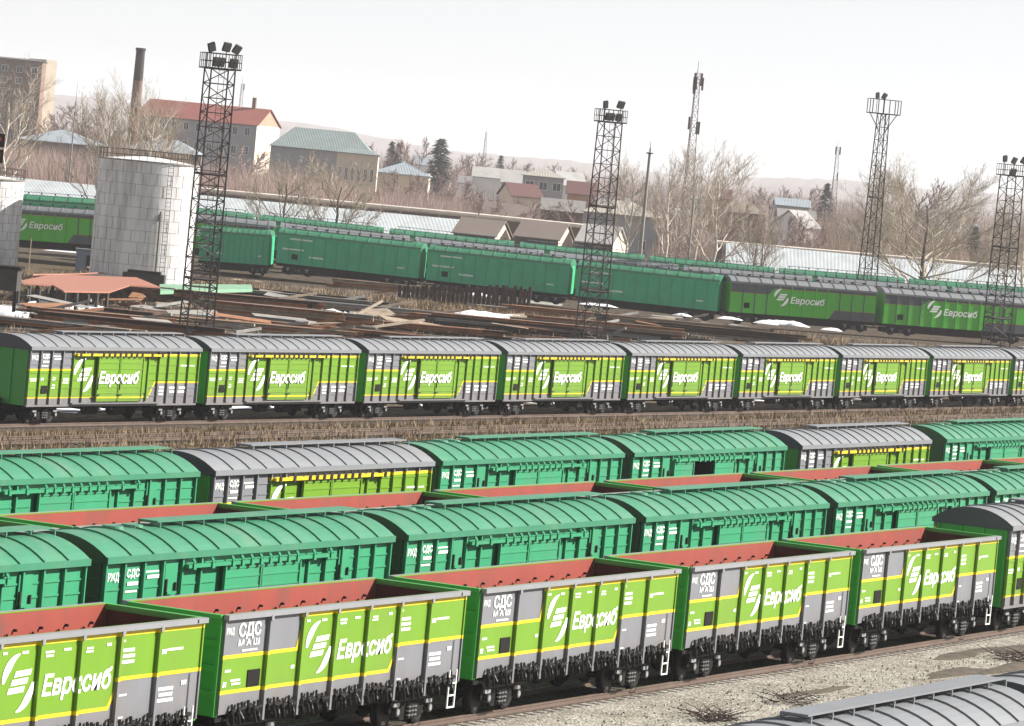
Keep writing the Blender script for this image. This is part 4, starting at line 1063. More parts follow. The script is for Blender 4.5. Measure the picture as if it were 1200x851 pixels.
# ------------------------------------------------------------------ buildings behind the yard
def corr_mat(name, c, pitch=.35, rough=.55, dirt=(.3, .25, .2), amt=.35):
    """corrugated sheet: ridges run up the slope, colour streaks"""
    m = mat(name, c, rough, .10, .5, dirt=dirt, dirt_amt=amt, dirt_scale=.35); n = m.node_tree; N = n.nodes; b = N['Principled BSDF']
    tc = N.new('ShaderNodeTexCoord'); wv = N.new('ShaderNodeTexWave'); wv.wave_type = 'BANDS'; wv.bands_direction = 'X'; wv.inputs['Scale'].default_value = 1/pitch*.8
    n.links.new(tc.outputs['Object'], wv.inputs['Vector'])
    bp = N.new('ShaderNodeBump'); bp.inputs['Strength'].default_value = .6; bp.inputs['Distance'].default_value = .08
    n.links.new(wv.outputs['Fac'], bp.inputs['Height']); n.links.new(bp.outputs[0], b.inputs['Normal']); return m
BLUER = corr_mat('pale blue corrugated roof', (.72, .78, .81), .5)
BROWNR = corr_mat('brown corrugated roof', (.30, .235, .20), .5)
PALER = corr_mat('pale corrugated roof', (.62, .60, .58), .5)
REDR = corr_mat('red metal roof', (.40, .115, .085), .8, dirt=(.3, .1, .08))
GRNR = corr_mat('grey green metal roof', (.30, .37, .37), .8)
LBLR = corr_mat('light blue grey roof', (.42, .49, .55), .8)
SLATE = corr_mat('grey slate roof', (.33, .31, .30), .5)
CREAM = mat('cream wall', (.62, .53, .42), .85, .1, .4); PALEW = mat('pale grey wall', (.50, .50, .53), .85, .08, .4); BRICK = mat('brown brick', (.30, .19, .15), .9, .12, .5)
DWALL = mat('dark timber wall', (.13, .12, .13), .9, .2, .6); ORANGEW = mat('salmon wall', (.62, .36, .25), .85, .08, .4); WHITEW = mat('whitewashed wall', (.72, .71, .70), .85, .08, .4)
WIN = mat('dark window glass', (.06, .07, .09), .15, .2, 1); BEIGE = mat('beige lagging', (.72, .64, .55), .8, .15, .6); BRWALL = mat('brown panel wall', (.22, .165, .14), .9, .2, .4)
def bld(name, px, D, W, dep, z0, ze, zr, wall, roof, label, cat, rot=0, hip=0, end=None, over=.4, wins=(), group=None, chim=None, ridge_along=True, gable=None):
    """a gabled or hipped building whose front left corner is seen at px at distance D; W wide to the right, dep deep"""
    p = up_d(px, 135.3+.0943*px, D); root = empty(name, (p.x, p.y, z0), RA+rot)
    h = ze-z0; r = zr-z0
    b = MB(); b.box(0, W, 0, dep, 0, h, wall)
    b.build('wall', root)
    e2 = MB()
    if not hip:
        for x in (0, W): e2.prism([(0, h), (dep, h), (dep/2, r-.02)], x-.02, x+.02, gable or end or wall, Matrix.Rotation(0, 4, 'Z') @ Matrix(((0,1,0,0),(1,0,0,0),(0,0,1,0),(0,0,0,1))))
        if end:
            for x in (-.013, W+.01): e2.box(x, x+.003, .0, dep, 0, h, end)
        e2.build('gable', root)
    t = .14; o = over; b = MB()
    if hip:
        P = [(-o,-o,h),(W+o,-o,h),(W+o,dep+o,h),(-o,dep+o,h),(hip,dep/2,r),(W-hip,dep/2,r)]
        b.add(P, [(0,1,5,4),(1,2,5),(2,3,4,5),(3,0,4)], roof); b.add([(x,y,z-t) for x,y,z in P[:4]] + P[:4], [(3,2,1,0),(0,1,5,4),(1,2,6,5),(2,3,7,6),(3,0,4,7)], roof)
    else:
        sl = (r-h)/(dep/2); zo = h-o*sl
        for y0, y1, s in ((-o, dep/2, 0), (dep+o, dep/2, 1)):
            P = [(-o,y0,zo+.02),(W+o,y0,zo+.02),(W+o,y1,r+.02),(-o,y1,r+.02)]
            P2 = [(x,y,z+t) for x,y,z in P]
            b.add(P+P2, [(0,1,2,3),(7,6,5,4),(0,4,5,1),(1,5,6,2),(2,6,7,3),(3,7,4,0)], roof)
    ro = b.build('roof', root)
    if chim:
        for cx_, hh in chim:
            b = MB(); b.box(cx_-.4, cx_+.4, dep/2-.4, dep/2+.4, h, r+hh, BRICK); b.build('chimney', ro)
    for (x0, zc, ww, hh, n_, st) in wins:
        for i in range(n_):
            x = x0+i*st; b = MB(); b.box(x-ww/2-.1, x+ww/2+.1, -.06, -.004, zc-hh/2-.1, zc+hh/2+.1, WHITEW); wo_ = b.build('window', root)
            b = MB(); b.box(x-ww/2, x-.04, -.075, -.061, zc-hh/2, zc+hh/2, WIN); b.box(x+.04, x+ww/2, -.075, -.061, zc-hh/2, zc+hh/2, WIN); b.build('pane', wo_)
    return tag(root, label, cat, group)
def zz(px, py, D): return up_d(px, py, D).z
# long sheds with pale blue roofs
def span(px0, px1, D): return (px1-px0)/F*D/cos(ROLL)
bld('long_shed', -40, 640, span(-40, 545, 640), 14, -.2, 2.3, zz(400, 245.5, 648), PALEW, BLUER, 'long shed with pale blue roof at left, ending beside the brown garages', 'shed', rot=0, end=CREAM)
bld('long_shed', 862, 640, span(862, 1260, 640), 14, -.2, 2.4, zz(1100, 309, 648), PALEW, BLUER, 'long shed with pale blue roof behind the slim mast and big bare tree', 'shed', rot=-.02, end=CREAM)
bld('small_shed', 872, 575, span(872, 905, 575), 5, -.2, 3.2, 4.0, mat('pale green wall', (.34,.46,.38), .8), PALER, 'small pale green hut with pale ribbed roof right of the concrete poles', 'hut', over=.3)
G3 = 'row of gabled garages behind the far wagons'
def garage(px0, px1, pyr, pye, roof, label, D=610):
    ww = span(px0, px1, D)
    bld('garage', px0, D, ww, 8, -.2, zz(px1, pye, D), zz(px1-10, pyr, D+5), DWALL, roof, label, 'garage', rot=-.26, end=CREAM, gable=CREAM, over=.3, group=G3)
garage(540, 590, 259, 278, BROWNR, 'brown roofed garage with cream gable, left of three, beside the pale blue shed')
garage(612, 664, 262.5, 282, BROWNR, 'brown roofed garage with cream gable and dark front, middle one of three')
garage(684, 726, 266, 287, PALER, 'pale roofed garage with cream gable behind the second lattice mast')
# beige lagged pipe line / low brown shed behind the sheds, in three lengths
def longwall(px0, py0, px1, py1, D, label):
    a = up_d(px0, py0, D); b_ = up_d(px1, py1, D); root = empty('heating_pipe', (a.x, a.y, -.2))
    d = Vector((b_.x-a.x, b_.y-a.y, 0)); L = d.length; ang = atan2(d.y, d.x); root.rotation_euler = (0, 0, ang)
    z0 = a.z+.2; z1 = b_.z+.2
    b = MB(); b.tube((0,0,z0-.35), (L,0,z1-.35), .36, .36, BEIGE, 10); b.tube((0,.8,z0-.35), (L,.8,z1-.35), .3, .3, BEIGE, 10); b.build('pipe', root)
    b = MB(); b.add([(0,.35,0),(L,.35,0),(L,.35,z1-.75),(0,.35,z0-.75),(0,.55,0),(L,.55,0),(L,.55,z1-.75),(0,.55,z0-.75)], [(0,1,2,3),(7,6,5,4),(3,2,6,7),(0,3,7,4),(1,5,6,2)], BRWALL); b.build('fence_panel', root)
    for i in range(int(L/6)): 
        b = MB(); x = i*6+1; b.box(x, x+.25, -.1, .3, 0, z0+(z1-z0)*x/L-.72, CONC); b.build('support', root)
    tag(root, label, 'heating pipe')
longwall(236, 219.6, 560, 250, 702, 'beige lagged heating pipe along a brown fence above the left pale blue shed roof')
longwall(562, 250.2, 700, 264, 690, 'beige lagged heating pipe just above the brown garages')
longwall(840, 281.5, 1260, 317, 704, 'beige lagged heating pipe along a brown fence above the right pale blue shed roof')
# factory and town houses
bld('apartment_block', -150, 1200, span(-150, 48, 1200), 14, 0, zz(0, 68, 1200), zz(0, 66, 1200), BRICK, DWALL, 'tall brown brick apartment block with cream end wall at the far left edge', 'apartment block', rot=-.12, hip=3, wins=[(3, 3+3*k, 1.6, 1.5, 11, 4) for k in range(9)])
p = up_d(49, 135, 1199); M = Matrix.Translation((p.x, p.y, 0)) @ Matrix.Rotation(RA+.6, 4, 'Z')
b = MB(); b.box(0, 3.2, 0, 10, 0, zz(55, 70, 1200), CREAM, M); tag(b.build('stair_tower'), 'cream coloured stair tower on the right end of the brown apartment block', 'stair tower')
bld('workshop', 22, 960, span(22, 118, 960), 20, 0, zz(60, 166, 960), zz(60, 151, 970), BRWALL, LBLR, 'low workshop with pale blue grey roof below the brown apartment block', 'workshop', hip=8)
bld('workshop', 150, 950, span(150, 235, 950), 16, 0, zz(190, 178, 950), zz(190, 163, 955), BRWALL, LBLR, 'low workshop with grey roof behind the big tank, under the red roofed factory', 'workshop', hip=5)
# red roofed factory
D = 1000
bld('factory', 160, D+22, span(160, 305, D)/cos(.25), 17, 0, zz(240, 141, D), zz(240, 121.5, D+8), PALEW, REDR, 'long pale grey factory with red metal roof and salmon gable behind the nearest lattice mast', 'factory', rot=-.25, chim=[(24.5, 2.5)], end=CREAM, gable=ORANGEW, wins=[(3, 16, 1.1, 1.7, 9, 2.9), (3, 11.8, 1.1, 1.7, 9, 2.9)])
# brick chimney
D = 960; c = up_d(154, 180, D); tz = zz(160, 56, D); root = empty('brick_chimney', (c.x, c.y, 0)); CH = mat('old chimney brick', (.30, .17, .12), .9, .15, .6)
b = MB(); b.tube((0,0,0), (0,0,tz*.78), 1.35, 1.05, CH, 18); b.build('shaft', root); b = MB(); b.tube((0,0,tz*.78), (0,0,tz), 1.05, .95, mat('sooty brick', (.07, .04, .045), .9), 18); b.tube((0,0,tz-.6), (0,0,tz+.01), 1.1, 1.1, mat('sooty brick', (0,0,0)), 18); b.build('chimney_head', root)
tag(root, 'tall brick factory chimney with dark sooty top left of the red roof', 'chimney')
bld('hall', 318, 900, span(318, 436, 900), 14, 0, zz(380, 176, 900), zz(380, 152, 908), PALEW, GRNR, 'long hall with grey green hipped roof just right of the red roofed factory', 'hall', hip=4)
bld('hall_porch', 396, 885, span(396, 444, 885), 6, 0, zz(420, 180, 885), zz(415, 174, 888), CREAM, GRNR, 'cream front wing with row of tall windows below the grey green hipped roof', 'hall', hip=2, wins=[(.8, 9.5, .5, 2.4, 6, 1.25)])
bld('low_shed', 440, 900, span(440, 505, 900), 14, 0, zz(470, 204, 900), zz(470, 189, 905), CREAM, LBLR, 'low building with pale blue grey roof right of the cream hall', 'shed', hip=6)
def house(px0, px1, pyr, pye, D, wall, roof, label, hip=0, rot=0, dep=9, wins=((1.6,1.6,1,1.2,3,2.6),), chim=None, gable=None):
    W = span(px0, px1, D); xm = (px0+px1)/2
    bld('village_house', px0, D, W, dep, 0, max(1.8, zz(xm, pye, D)), zz(xm, pyr, D+dep/2), wall, roof, label, 'house', rot=rot, hip=hip, wins=wins, chim=chim, gable=gable)
house(556, 590, 197, 208, 1150, WHITEW, PALER, 'white walled house with pale roof left of the two storey house', wins=((2,4,1,1.4,2,3),))
house(590, 616, 200, 214, 1120, PALEW, PALER, 'small house with pale roof next to the two storey house', wins=())
D = 900; zt = zz(640, 209, D)
house(614, 662, 198, 207, D, PALEW, CREAM if False else corr_mat('cream metal roof', (.55, .52, .46), .8), 'two storey pale blue house with cream hipped roof and three wide windows', hip=3.2, wins=((1.5, zt-1.6, 1.5, 1.5, 3, 2.7),), dep=9)
house(660, 690, 203, 218, 960, WHITEW, PALER, 'white house behind the second lattice mast with pale roof', wins=(), rot=.3)
house(668, 700, 214, 228, 930, ORANGEW, mat('maroon roof', (.17, .07, .065), .8), 'small house with maroon roof just left of the second lattice mast', wins=())
house(604, 640, 217, 231, 850, CREAM, mat('maroon roof', (.2, .05, .05)), 'cream fronted house with maroon roof below the two storey house', rot=.3, wins=())
house(575, 628, 240, 256, 760, DWALL, corr_mat('old brown roof', (.22, .16, .14), .5), 'old dark timber barn with brown roof behind the brown garages', wins=(), rot=.2)
house(640, 688, 235, 248, 770, BRWALL, SLATE, 'grey slate roofed shed left of the second lattice mast behind the garages', wins=())
D = 740
house(690, 778, 236, 252, D, PALEW, corr_mat('pale cream roof', (.60, .55, .47), .5), 'large grey house with pale cream hipped roof between the second mast and the concrete pole', hip=4.5, wins=((3, 3.2, 1, 1.5, 3, 3.4),), dep=11)
house(858, 898, 236, 250, 820, BRICK, corr_mat('tan roof', (.38, .31, .24), .5), 'brick house with tan pyramid roof right of the concrete poles', hip=2.8, wins=((2, 2.4, 1, 1.2, 2, 3),))
house(912, 950, 234, 242, 950, PALEW, LBLR, 'long pale blue roofed house in front of the wooded hill right of centre', wins=())
house(916, 958, 247, 256, 860, CREAM, SLATE, 'grey roofed cottage below the pale blue roofed house', wins=((1.5,2,1,1,2,3),))
house(948, 972, 250, 268, 840, WHITEW, PALER, 'white gabled cottage left of the slim mast', rot=.7, wins=())
house(836, 858, 222, 233, 980, ORANGEW, mat('maroon roof', (.2, .05, .05)), 'little red roofed house behind the birch trees', wins=())
house(716, 740, 232, 239, 1050, WHITEW, SLATE, 'tiny far grey roofed house right of the second lattice mast', wins=())
house(1110, 1150, 262, 280, 900, PALEW, LBLR, 'pale blue building behind the spruce right of the big bare tree', wins=())
house(484, 505, 183, 193, 1500, WHITEW, LBLR, 'far white house between the conifers at upper left of centre', wins=())
house(508, 530, 190, 200, 1350, WHITEW, PALER, 'far pale house just right of the dark pine', wins=())
house(540, 556, 207, 215, 1200, WHITEW, SLATE, 'far white cottage left of the white walled house', wins=())
rd = random.Random(31)
dirs = ['left of the dark pine', 'above the two storey house', 'left of the birch trees', 'right of the birch trees', 'below the wooded hill', 'beside the thin far antenna', 'right of the slim mast', 'behind the second lattice mast']
for i, (px, D) in enumerate([(470, 1500), (640, 1600), (790, 1350), (880, 1250), (930, 1500), (985, 1300), (1060, 1400), (705, 1500)]):
    y = 135.3+.0943*px
    house(px, px+18+4*(i%3), y+H*F/D*.62, y+H*F/D*.75, D, [WHITEW, CREAM, ORANGEW, PALEW][i%4], [REDR, SLATE, PALER, LBLR][i%4], 'far away village house %s' % dirs[i], rot=.3*(i%3-1), wins=())

# poles ----------------------------------------------------------------
D = 545; b0 = up_d(750, 300, D); t0 = up_d(761, 180, D)
root = empty('concrete_pole', (b0.x, b0.y, -.2)); Ht = t0.z+.2
b = MB(); b.tube((0,0,0), (0,0,Ht), .26, .17, CONC, 10); b.build('pole', root); b = MB(); b.tube((0,0,Ht), (0,0,Ht+1.5), .05, .03, DARKST, 5); b.box(-.35, .35, -.3, .3, Ht-.05, Ht+.12, DARKST)
for s in (-1, 1): b.tube((s*.3, 0, Ht+.1), (0, 0, Ht+.9), .03, .03, DARKST, 4)
b.build('head', root); tag(root, 'thick pale concrete pole with dark spiky head right of the second mast', 'pole')
D = 560; b0 = up_d(806, 310, D); root = empty('concrete_pole', (b0.x, b0.y, -.2)); Ht = up_d(814, 228, D).z+.2
b = MB(); b.tube((0,0,0), (0,0,Ht), .16, .12, CONC, 8); b.build('pole', root); b = MB(); b.bar((-.9,0,Ht-.6), (.9,0,Ht-.6), .1, .12, DARKST)
for x in (-.8, 0, .8): b.tube((x,0,Ht-.5), (x,0,Ht-.2), .05, .05, WHITEW, 6)
b.build('crossarm', root); tag(root, 'thin concrete utility pole with crossarm in front of the tall antenna tower', 'pole')
D = 700; b0 = up_d(81, 208, D); Ht = up_d(90, 97, D).z; root = empty('lightning_mast', (b0.x, b0.y, -.2)); b = MB(); b.tube((0,0,0), (0,0,Ht*.78), .16, .10, CONC, 7); b.build('pole', root); b = MB(); b.tube((0,0,Ht*.78), (0,0,Ht+.2), .05, .02, DARKST, 5); b.tube((0,0,Ht*.77), (0,0,Ht*.79), .16, .16, DARKST, 6); b.build('rod', root)
tag(root, 'thin lightning mast between the apartment block and the chimney', 'mast')
def antenna(px, pyb, pyt, D, w, label, dishes=0, m=None):
    b0 = up_d(px, pyb, D); root = empty('antenna_tower', (b0.x, b0.y, 0), RA+.3); Ht = up_d(px, pyt, D).z; m = m or mat('antenna steel', (.14, .09, .09), .7); n = 22
    def lg(i, t): ww = w*(1-t*.72)/2; sx, sy = ((-1,-1),(1,-1),(0,1))[i]; return Vector((sx*ww, sy*ww, Ht*t))
    b = MB()
    for i in range(3): b.tube(lg(i,0), lg(i,1), .08, .05, m, 4)
    b.build('leg', root); b = MB()
    for k in range(n):
        for i in range(3): j = (i+1)%3; b.tube(lg(i,(k+1)/n), lg(j,(k+1)/n), .035, .035, m, 3, False); b.tube(lg(i if k%2 else j,k/n), lg(j if k%2 else i,(k+1)/n), .035, .035, m, 3, False)
    b.tube((0,0,Ht), (0,0,Ht*1.06), .05, .03, m, 4)
    b.build('bracing', root)
    rdd = random.Random(2)
    for i in range(dishes):
        t = rdd.choice([.74, .76, .97, .93, .95]); a = rdd.uniform(0, 6.3); r_ = w*(1-t*.72)/2+.5; b = MB(); b.box(r_*cos(a)-.12, r_*cos(a)+.12, r_*sin(a)-.1, r_*sin(a)+.1, Ht*t-.9, Ht*t+.9, m); b.bar((0,0,Ht*t), (r_*cos(a), r_*sin(a), Ht*t), .06, .06, m); b.build('antenna_panel', root)
    tag(root, label, 'antenna tower')
antenna(797, 300, 84, 640, 2.2, 'tall red grey antenna tower with panels behind the thin utility pole', 10)
antenna(974, 250, 172, 1000, 2.2, 'thin far antenna tower left of the slim mast', 3)
antenna(566, 195, 155, 1500, 2.0, 'tiny far antenna on the wooded horizon at upper centre', 0)
antenna(281, 130, 98, 1300, 2.4, 'small far antenna above the red factory roof', 2)

# ------------------------------------------------------------------ bare trees
BARK = mat('grey brown bark', (.15, .115, .085), .9, .3, 3); TWIG = mat('pale twigs', (.37, .31, .245), .9, .15, .4); TWIGM = mat('mauve brown twigs', (.28, .20, .18), .95, .25, .15)
BIRCH = mat('pale birch bark', (.50, .45, .38), .9, .25, 2)
def tree_meshes(h, rad, seed, bark, twig, limbs=9, subs=9, twigs=9, tw=.02, fork=.14, cz=.62, ch=.40, pale=None):
    """trunk + limbs that sweep up and out to the rim of an egg shaped crown, each with side branches and fine twigs"""
    rd = random.Random(seed); T = MB(); C = MB(); G = lambda s: rd.gauss(0, s)
    tr_h = h*.80; r0 = h*.017
    def path(p0, p1, bow, n, wob):
        pts = []
        for i in range(n+1):
            t = i/n; q = p0.lerp(p1, t); q.z += 0; out = Vector((p1.x-p0.x, p1.y-p0.y, 0)); q += out*bow*sin(pi*t)
            if 0 < i: q += Vector((G(wob), G(wob), G(wob*.5)))
            pts.append(q)
        return pts
    def sliver(a, b_, w, m):
        s = (b_-a).cross(Vector((G(1), G(1), G(1)))).normalized()*w; C.add([a-s, a+s, b_+s*.4, b_-s*.4], [(0,1,2,3)], m)
    def tube_path(mb, pts, r_a, r_b, m, n):
        k = len(pts)-1
        for i in range(k): mb.tube(pts[i], pts[i+1], r_a+(r_b-r_a)*i/k, r_a+(r_b-r_a)*(i+1)/k, m, n, False)
    trunk = path(Vector((0,0,0)), Vector((G(h*.02), G(h*.02), tr_h)), 0, 7, h*.006)
    tube_path(T, trunk, r0, r0*.22, bark, 7)
    def at(pts, t):
        s = t*(len(pts)-1); j = min(int(s), len(pts)-2); return pts[j].lerp(pts[j+1], s-j)
    for i in range(limbs):
        t = fork + (.92-fork)*(i/limbs)**1.1; a = i*2.4 + G(.3); p0 = at(trunk, t)
        el = (i/limbs)*1.15 + .12 + G(.08); el = min(el, 1.5); rr = rd.uniform(.8, 1.0)
        p1 = Vector((rad*rr*cos(a)*cos(el*.85), rad*rr*sin(a)*cos(el*.85), h*cz + h*ch*sin(el)*rd.uniform(.85, 1.0) - (h*ch*.35*(1-i/limbs))))
        if p1.z < p0.z + h*.08: p1.z = p0.z + h*.1
        p1.z = max(p1.z, h*(.50+.1*rd.random()))
        lp_ = path(p0, p1, .16, 6, h*.008); rl = r0*(.42-.25*t)
        tube_path(C, lp_, rl, rl*.2, pale or bark, 5)
        for j in range(subs):
            u = .18 + .8*(j+rd.random()*.8)/subs; q0 = at(lp_, u); d0 = (at(lp_, min(1, u+.1))-at(lp_, max(0, u-.1))).normalized()
            o = Matrix.Rotation(rd.uniform(0, 2*pi), 3, d0) @ d0.orthogonal().normalized()
            L = h*rd.uniform(.12, .24)*(1.15-u*.5); d1 = (d0*.95 + o*rd.uniform(.4, .75) + Vector((0,0,.28))).normalized()
            sp_ = path(q0, q0+d1*L, .06, 4, L*.03); tube_path(C, sp_, max(rl*.35, tw*1.2), tw*.7, twig, 4)
            for k in range(twigs):
                v = .15+.85*rd.random(); w0 = at(sp_, v); o2 = Matrix.Rotation(rd.uniform(0, 2*pi), 3, d1) @ d1.orthogonal().normalized()
                d2 = (d1*.9 + o2*rd.uniform(.25, .65) + Vector((0,0,.25))).normalized(); L2 = L*rd.uniform(.3, .55); w1 = w0+d2*L2*.55; w2 = w0+(d2+Vector((G(.15),G(.15),.12))).normalized()*L2
                sliver(w0, w1, tw*.75, twig); sliver(w1, w2, tw*.55, twig)
                for _ in range(2):
                    d3 = (d2 + Vector((G(.4), G(.4), G(.25)+.15))).normalized(); sliver(w1, w1+d3*L2*.45, tw*.5, twig)
    return T, C
TREES = {}
def tree_proto(key, *a, **k):
    T, C = tree_meshes(*a, **k); root = empty('bare_tree'); T.build('trunk', root); C.build('crown', root); TREES[key] = root; return root
tree_proto('big', 20, 9.0, 3, BARK, TWIG, limbs=25, subs=14, twigs=17, tw=.016, fork=.28, pale=mat('pale limb bark', (.42, .36, .28), .9, .2, 2))
tree_proto('vase', 18, 4.6, 11, BIRCH, TWIG, limbs=13, subs=11, twigs=11, tw=.018, fork=.24, cz=.60, ch=.42)
tree_proto('birch', 17, 3.8, 5, BIRCH, TWIG, limbs=12, subs=10, twigs=10, tw=.018, fork=.26, cz=.58, ch=.42)
tree_proto('small', 11, 3.2, 9, BARK, TWIG, limbs=11, subs=10, twigs=12, tw=.016, fork=.2)
tree_proto('mauve', 9, 3.2, 15, TWIGM, TWIGM, limbs=10, subs=9, twigs=9, tw=.04, fork=.10)
HB = {'big': 20, 'vase': 18, 'birch': 17, 'small': 11, 'mauve': 9}
tused = set()
def put_tree(key, px, pyt, D, label, pyb=None, rz=0, group=None, sx=1.0, gz=-.2, name=None):
    p = up_d(px, pyb if pyb else 135.3+.0943*px+30, D); topx = px; zt = up_d(px+.094*((pyb or 300)-pyt)*0, pyt, D).z
    h = zt-gz; proto = TREES[key]
    if key not in tused: tused.add(key); o = proto
    else: o = copy_tree(proto)
    # measured height of the proto
    k = h/PH[key]; o.location = (p.x, p.y, gz); o.rotation_euler = (0, 0, rz); o.scale = (k*sx, k*sx, k)
    return tag(o, label, 'tree', group)
PH = {}
for k_, r_ in TREES.items(): PH[k_] = max(max(v.co.z for v in c.data.vertices) for c in r_.children)
put_tree('big', 1083, 178, 500, 'big spreading bare tree with pale branches between the slim mast and the right mast', 333, .5, sx=1.25)
put_tree('vase', 2, 58, 600, 'tall bare tree at the left edge in front of the brown apartment block', 205, 1.0, 'bare trees behind the white tanks', sx=1.3)
put_tree('vase', 122, 78, 560, 'bare vase shaped tree left of the brick chimney above the big tank', 190, 2.2, 'bare trees behind the white tanks', sx=1.1)
put_tree('vase', 150, 100, 565, 'narrow bare tree in front of the brick chimney above the big tank', 190, 4.0, 'bare trees behind the white tanks')
put_tree('birch', 172, 88, 560, 'bare tree just right of the brick chimney above the big tank', 190, .3, 'bare trees behind the white tanks', sx=1.1)
put_tree('birch', 192, 110, 570, 'low bushy bare tree farthest right above the big tank', 190, 2.0, 'bare trees behind the white tanks')
put_tree('small', 332, 172, 500, 'small dark trunked bare tree in front of the pale blue roof, left of two', 262, .2, sx=1.1)
put_tree('small', 391, 176, 498, 'small bare tree with pale twigs in front of the pale blue roof, right of two', 280, 2.6, sx=1.25)
put_tree('birch', 733, 168, 590, 'tall bare tree between the second lattice mast and the thick concrete pole', 290, 1.2, 'bare trees around the concrete poles', sx=.8)
put_tree('birch', 782, 160, 590, 'straight bare tree between the thick pole and the antenna tower', 300, 4.4, 'bare trees around the concrete poles', sx=1.0)
put_tree('vase', 815, 150, 600, 'pale bare tree growing right beside the antenna tower', 300, .4, 'bare trees around the concrete poles', sx=.9)
put_tree('birch', 838, 162, 570, 'pale barked birch right of the antenna tower, tallest right of the poles', 306, 5.2, 'bare trees around the concrete poles', sx=1.15)
put_tree('small', 882, 236, 560, 'small pale bare tree in front of the tan roofed brick house', 318, 1.4, 'small bare trees behind the slate wagons')
put_tree('small', 892, 246, 560, 'slim small bare tree at the left end of the right blue roof', 320, 4.4, 'small bare trees behind the slate wagons', sx=.7)
put_tree('birch', 1040, 190, 740, 'bare tree directly right of the slim mast', 280, .9, 'bare trees behind the right shed', sx=1.1)
put_tree('birch', 1178, 226, 640, 'bare tree crown behind the right lattice mast', 320, 2.4, 'bare trees behind the right shed', sx=1.0)
put_tree('birch', 1200, 222, 560, 'bare tree trunk cut by the right edge', 330, 4.0, 'bare trees behind the right shed', sx=1.0)
for i, (px, pyt, D, lb) in enumerate([(572,222,760,'low mauve tree left of the cream house with maroon roof'),(598,228,770,'low mauve tree in front of the cream house with maroon roof'),(622,232,765,'low mauve tree between the timber barn and the slate roofed shed'),(650,226,790,'low mauve tree behind the slate roofed shed'),(672,232,770,'low mauve tree left of the second lattice mast by the slate roofed shed'),(702,222,800,'low mauve tree just right of the second lattice mast'),(728,226,790,'low mauve tree behind the pale cream hipped roof'),(800,234,720,'low mauve tree at the foot of the antenna tower'),(870,238,740,'low mauve tree in front of the brick house'),(925,246,740,'low mauve tree below the pale blue roofed house'),(948,256,720,'low mauve tree in front of the white gabled cottage'),(470,196,860,'low mauve tree in front of the low pale blue roof'),(505,200,880,'low mauve tree right of the low pale blue roof'),(540,206,870,'low mauve tree in the brush left of the white walled house')]):
    put_tree('mauve', px, pyt, D, lb, None, i*1.7, 'low mauve trees among the houses', sx=1.25)
def conifer(px, pyt, D, label, w=.22, pine=False):
    p = up_d(px, 135.3+.0943*px+30, D); zt = up_d(px, pyt, D).z; root = empty('conifer', (p.x, p.y, -.2)); h = zt+.2; rdd = random.Random(int(px))
    m = mat('dark needles', (.035, .055, .035), .9, .35, 1); b = MB(); b.tube((0,0,0), (0,0,h*.95), h*.02, .03, BARK, 6); b.build('trunk', root); b = MB()
    n = 900
    for i in range(n):
        t = rdd.random()**.8 if not pine else rdd.uniform(.3, 1)
        z = h*(.08+.92*t) if not pine else h*t
        R = h*w*(1-t)+.15 if not pine else h*w*sqrt(max(0, 1-((t-.68)/.34)**2))*rdd.uniform(.5, 1.1)
        a = rdd.uniform(0, 2*pi); r_ = R*sqrt(rdd.uniform(.1, 1)); s = h*.03*rdd.uniform(.6, 1.5); c_ = Vector((r_*cos(a), r_*sin(a), z-r_*.25)); dv = Vector((cos(a), sin(a), -.3))*s*1.6; sv = Vector((-sin(a), cos(a), rdd.uniform(-.4,.4)))*s*.7
        b.add([c_-dv*.3-sv, c_-dv*.3+sv, c_+dv], [(0,1,2)], m)
    b.build('crown', root); tag(root, label, 'conifer')
conifer(456, 166, 1250, 'small dark spruce above the low blue roof, left of a pair'); conifer(464, 168, 1250, 'small dark spruce above the low blue roof, right of a pair', .25)
conifer(513, 162, 1100, 'dark round topped pine standing alone on the skyline left of centre', .14, True)
conifer(1143, 266, 760, 'dark spruce between the big bare tree and the right lattice mast', .3)
conifer(584, 182, 1500, 'tiny dark spruce on the wooded skyline above the white houses'); conifer(966, 215, 1100, 'dark green conifer beside the thin far antenna', .35)
put_tree('mauve', 491, 158, 1150, 'round mauve bare tree on the skyline between spruces and pine', 200, 1, 'mauve bare trees on the skyline', sx=1.3)
for i, (px, pyt, D, lb) in enumerate([(440,166,1250,'mauve bare tree at the right end of the grey green hall roof'),(532,180,1300,'mauve bare tree right of the dark pine'),(548,176,1350,'mauve bare tree left of the tiny far antenna'),(600,184,1400,'mauve bare tree above the white houses'),(660,190,1400,'mauve bare tree above the two storey house'),(735,200,1300,'mauve bare tree right of the second lattice mast top half'),(905,215,1200,'mauve bare tree above the pale blue roofed house'),(945,214,1250,'mauve bare tree left of the thin far antenna'),(285,168,860,'mauve bare tree in front of the red roofed factory'),(100,118,1100,'mauve bare tree left of the chimney, right of the lightning mast'),(75,128,1100,'mauve bare tree between block and lightning mast'),(1075,205,900,'mauve bare tree behind the big bare tree'),(1160,240,800,'mauve bare tree left of the right lattice mast')]):
    put_tree('mauve', px, pyt, D, lb, None, i*1.3, 'mauve bare trees on the skyline', sx=1.4)

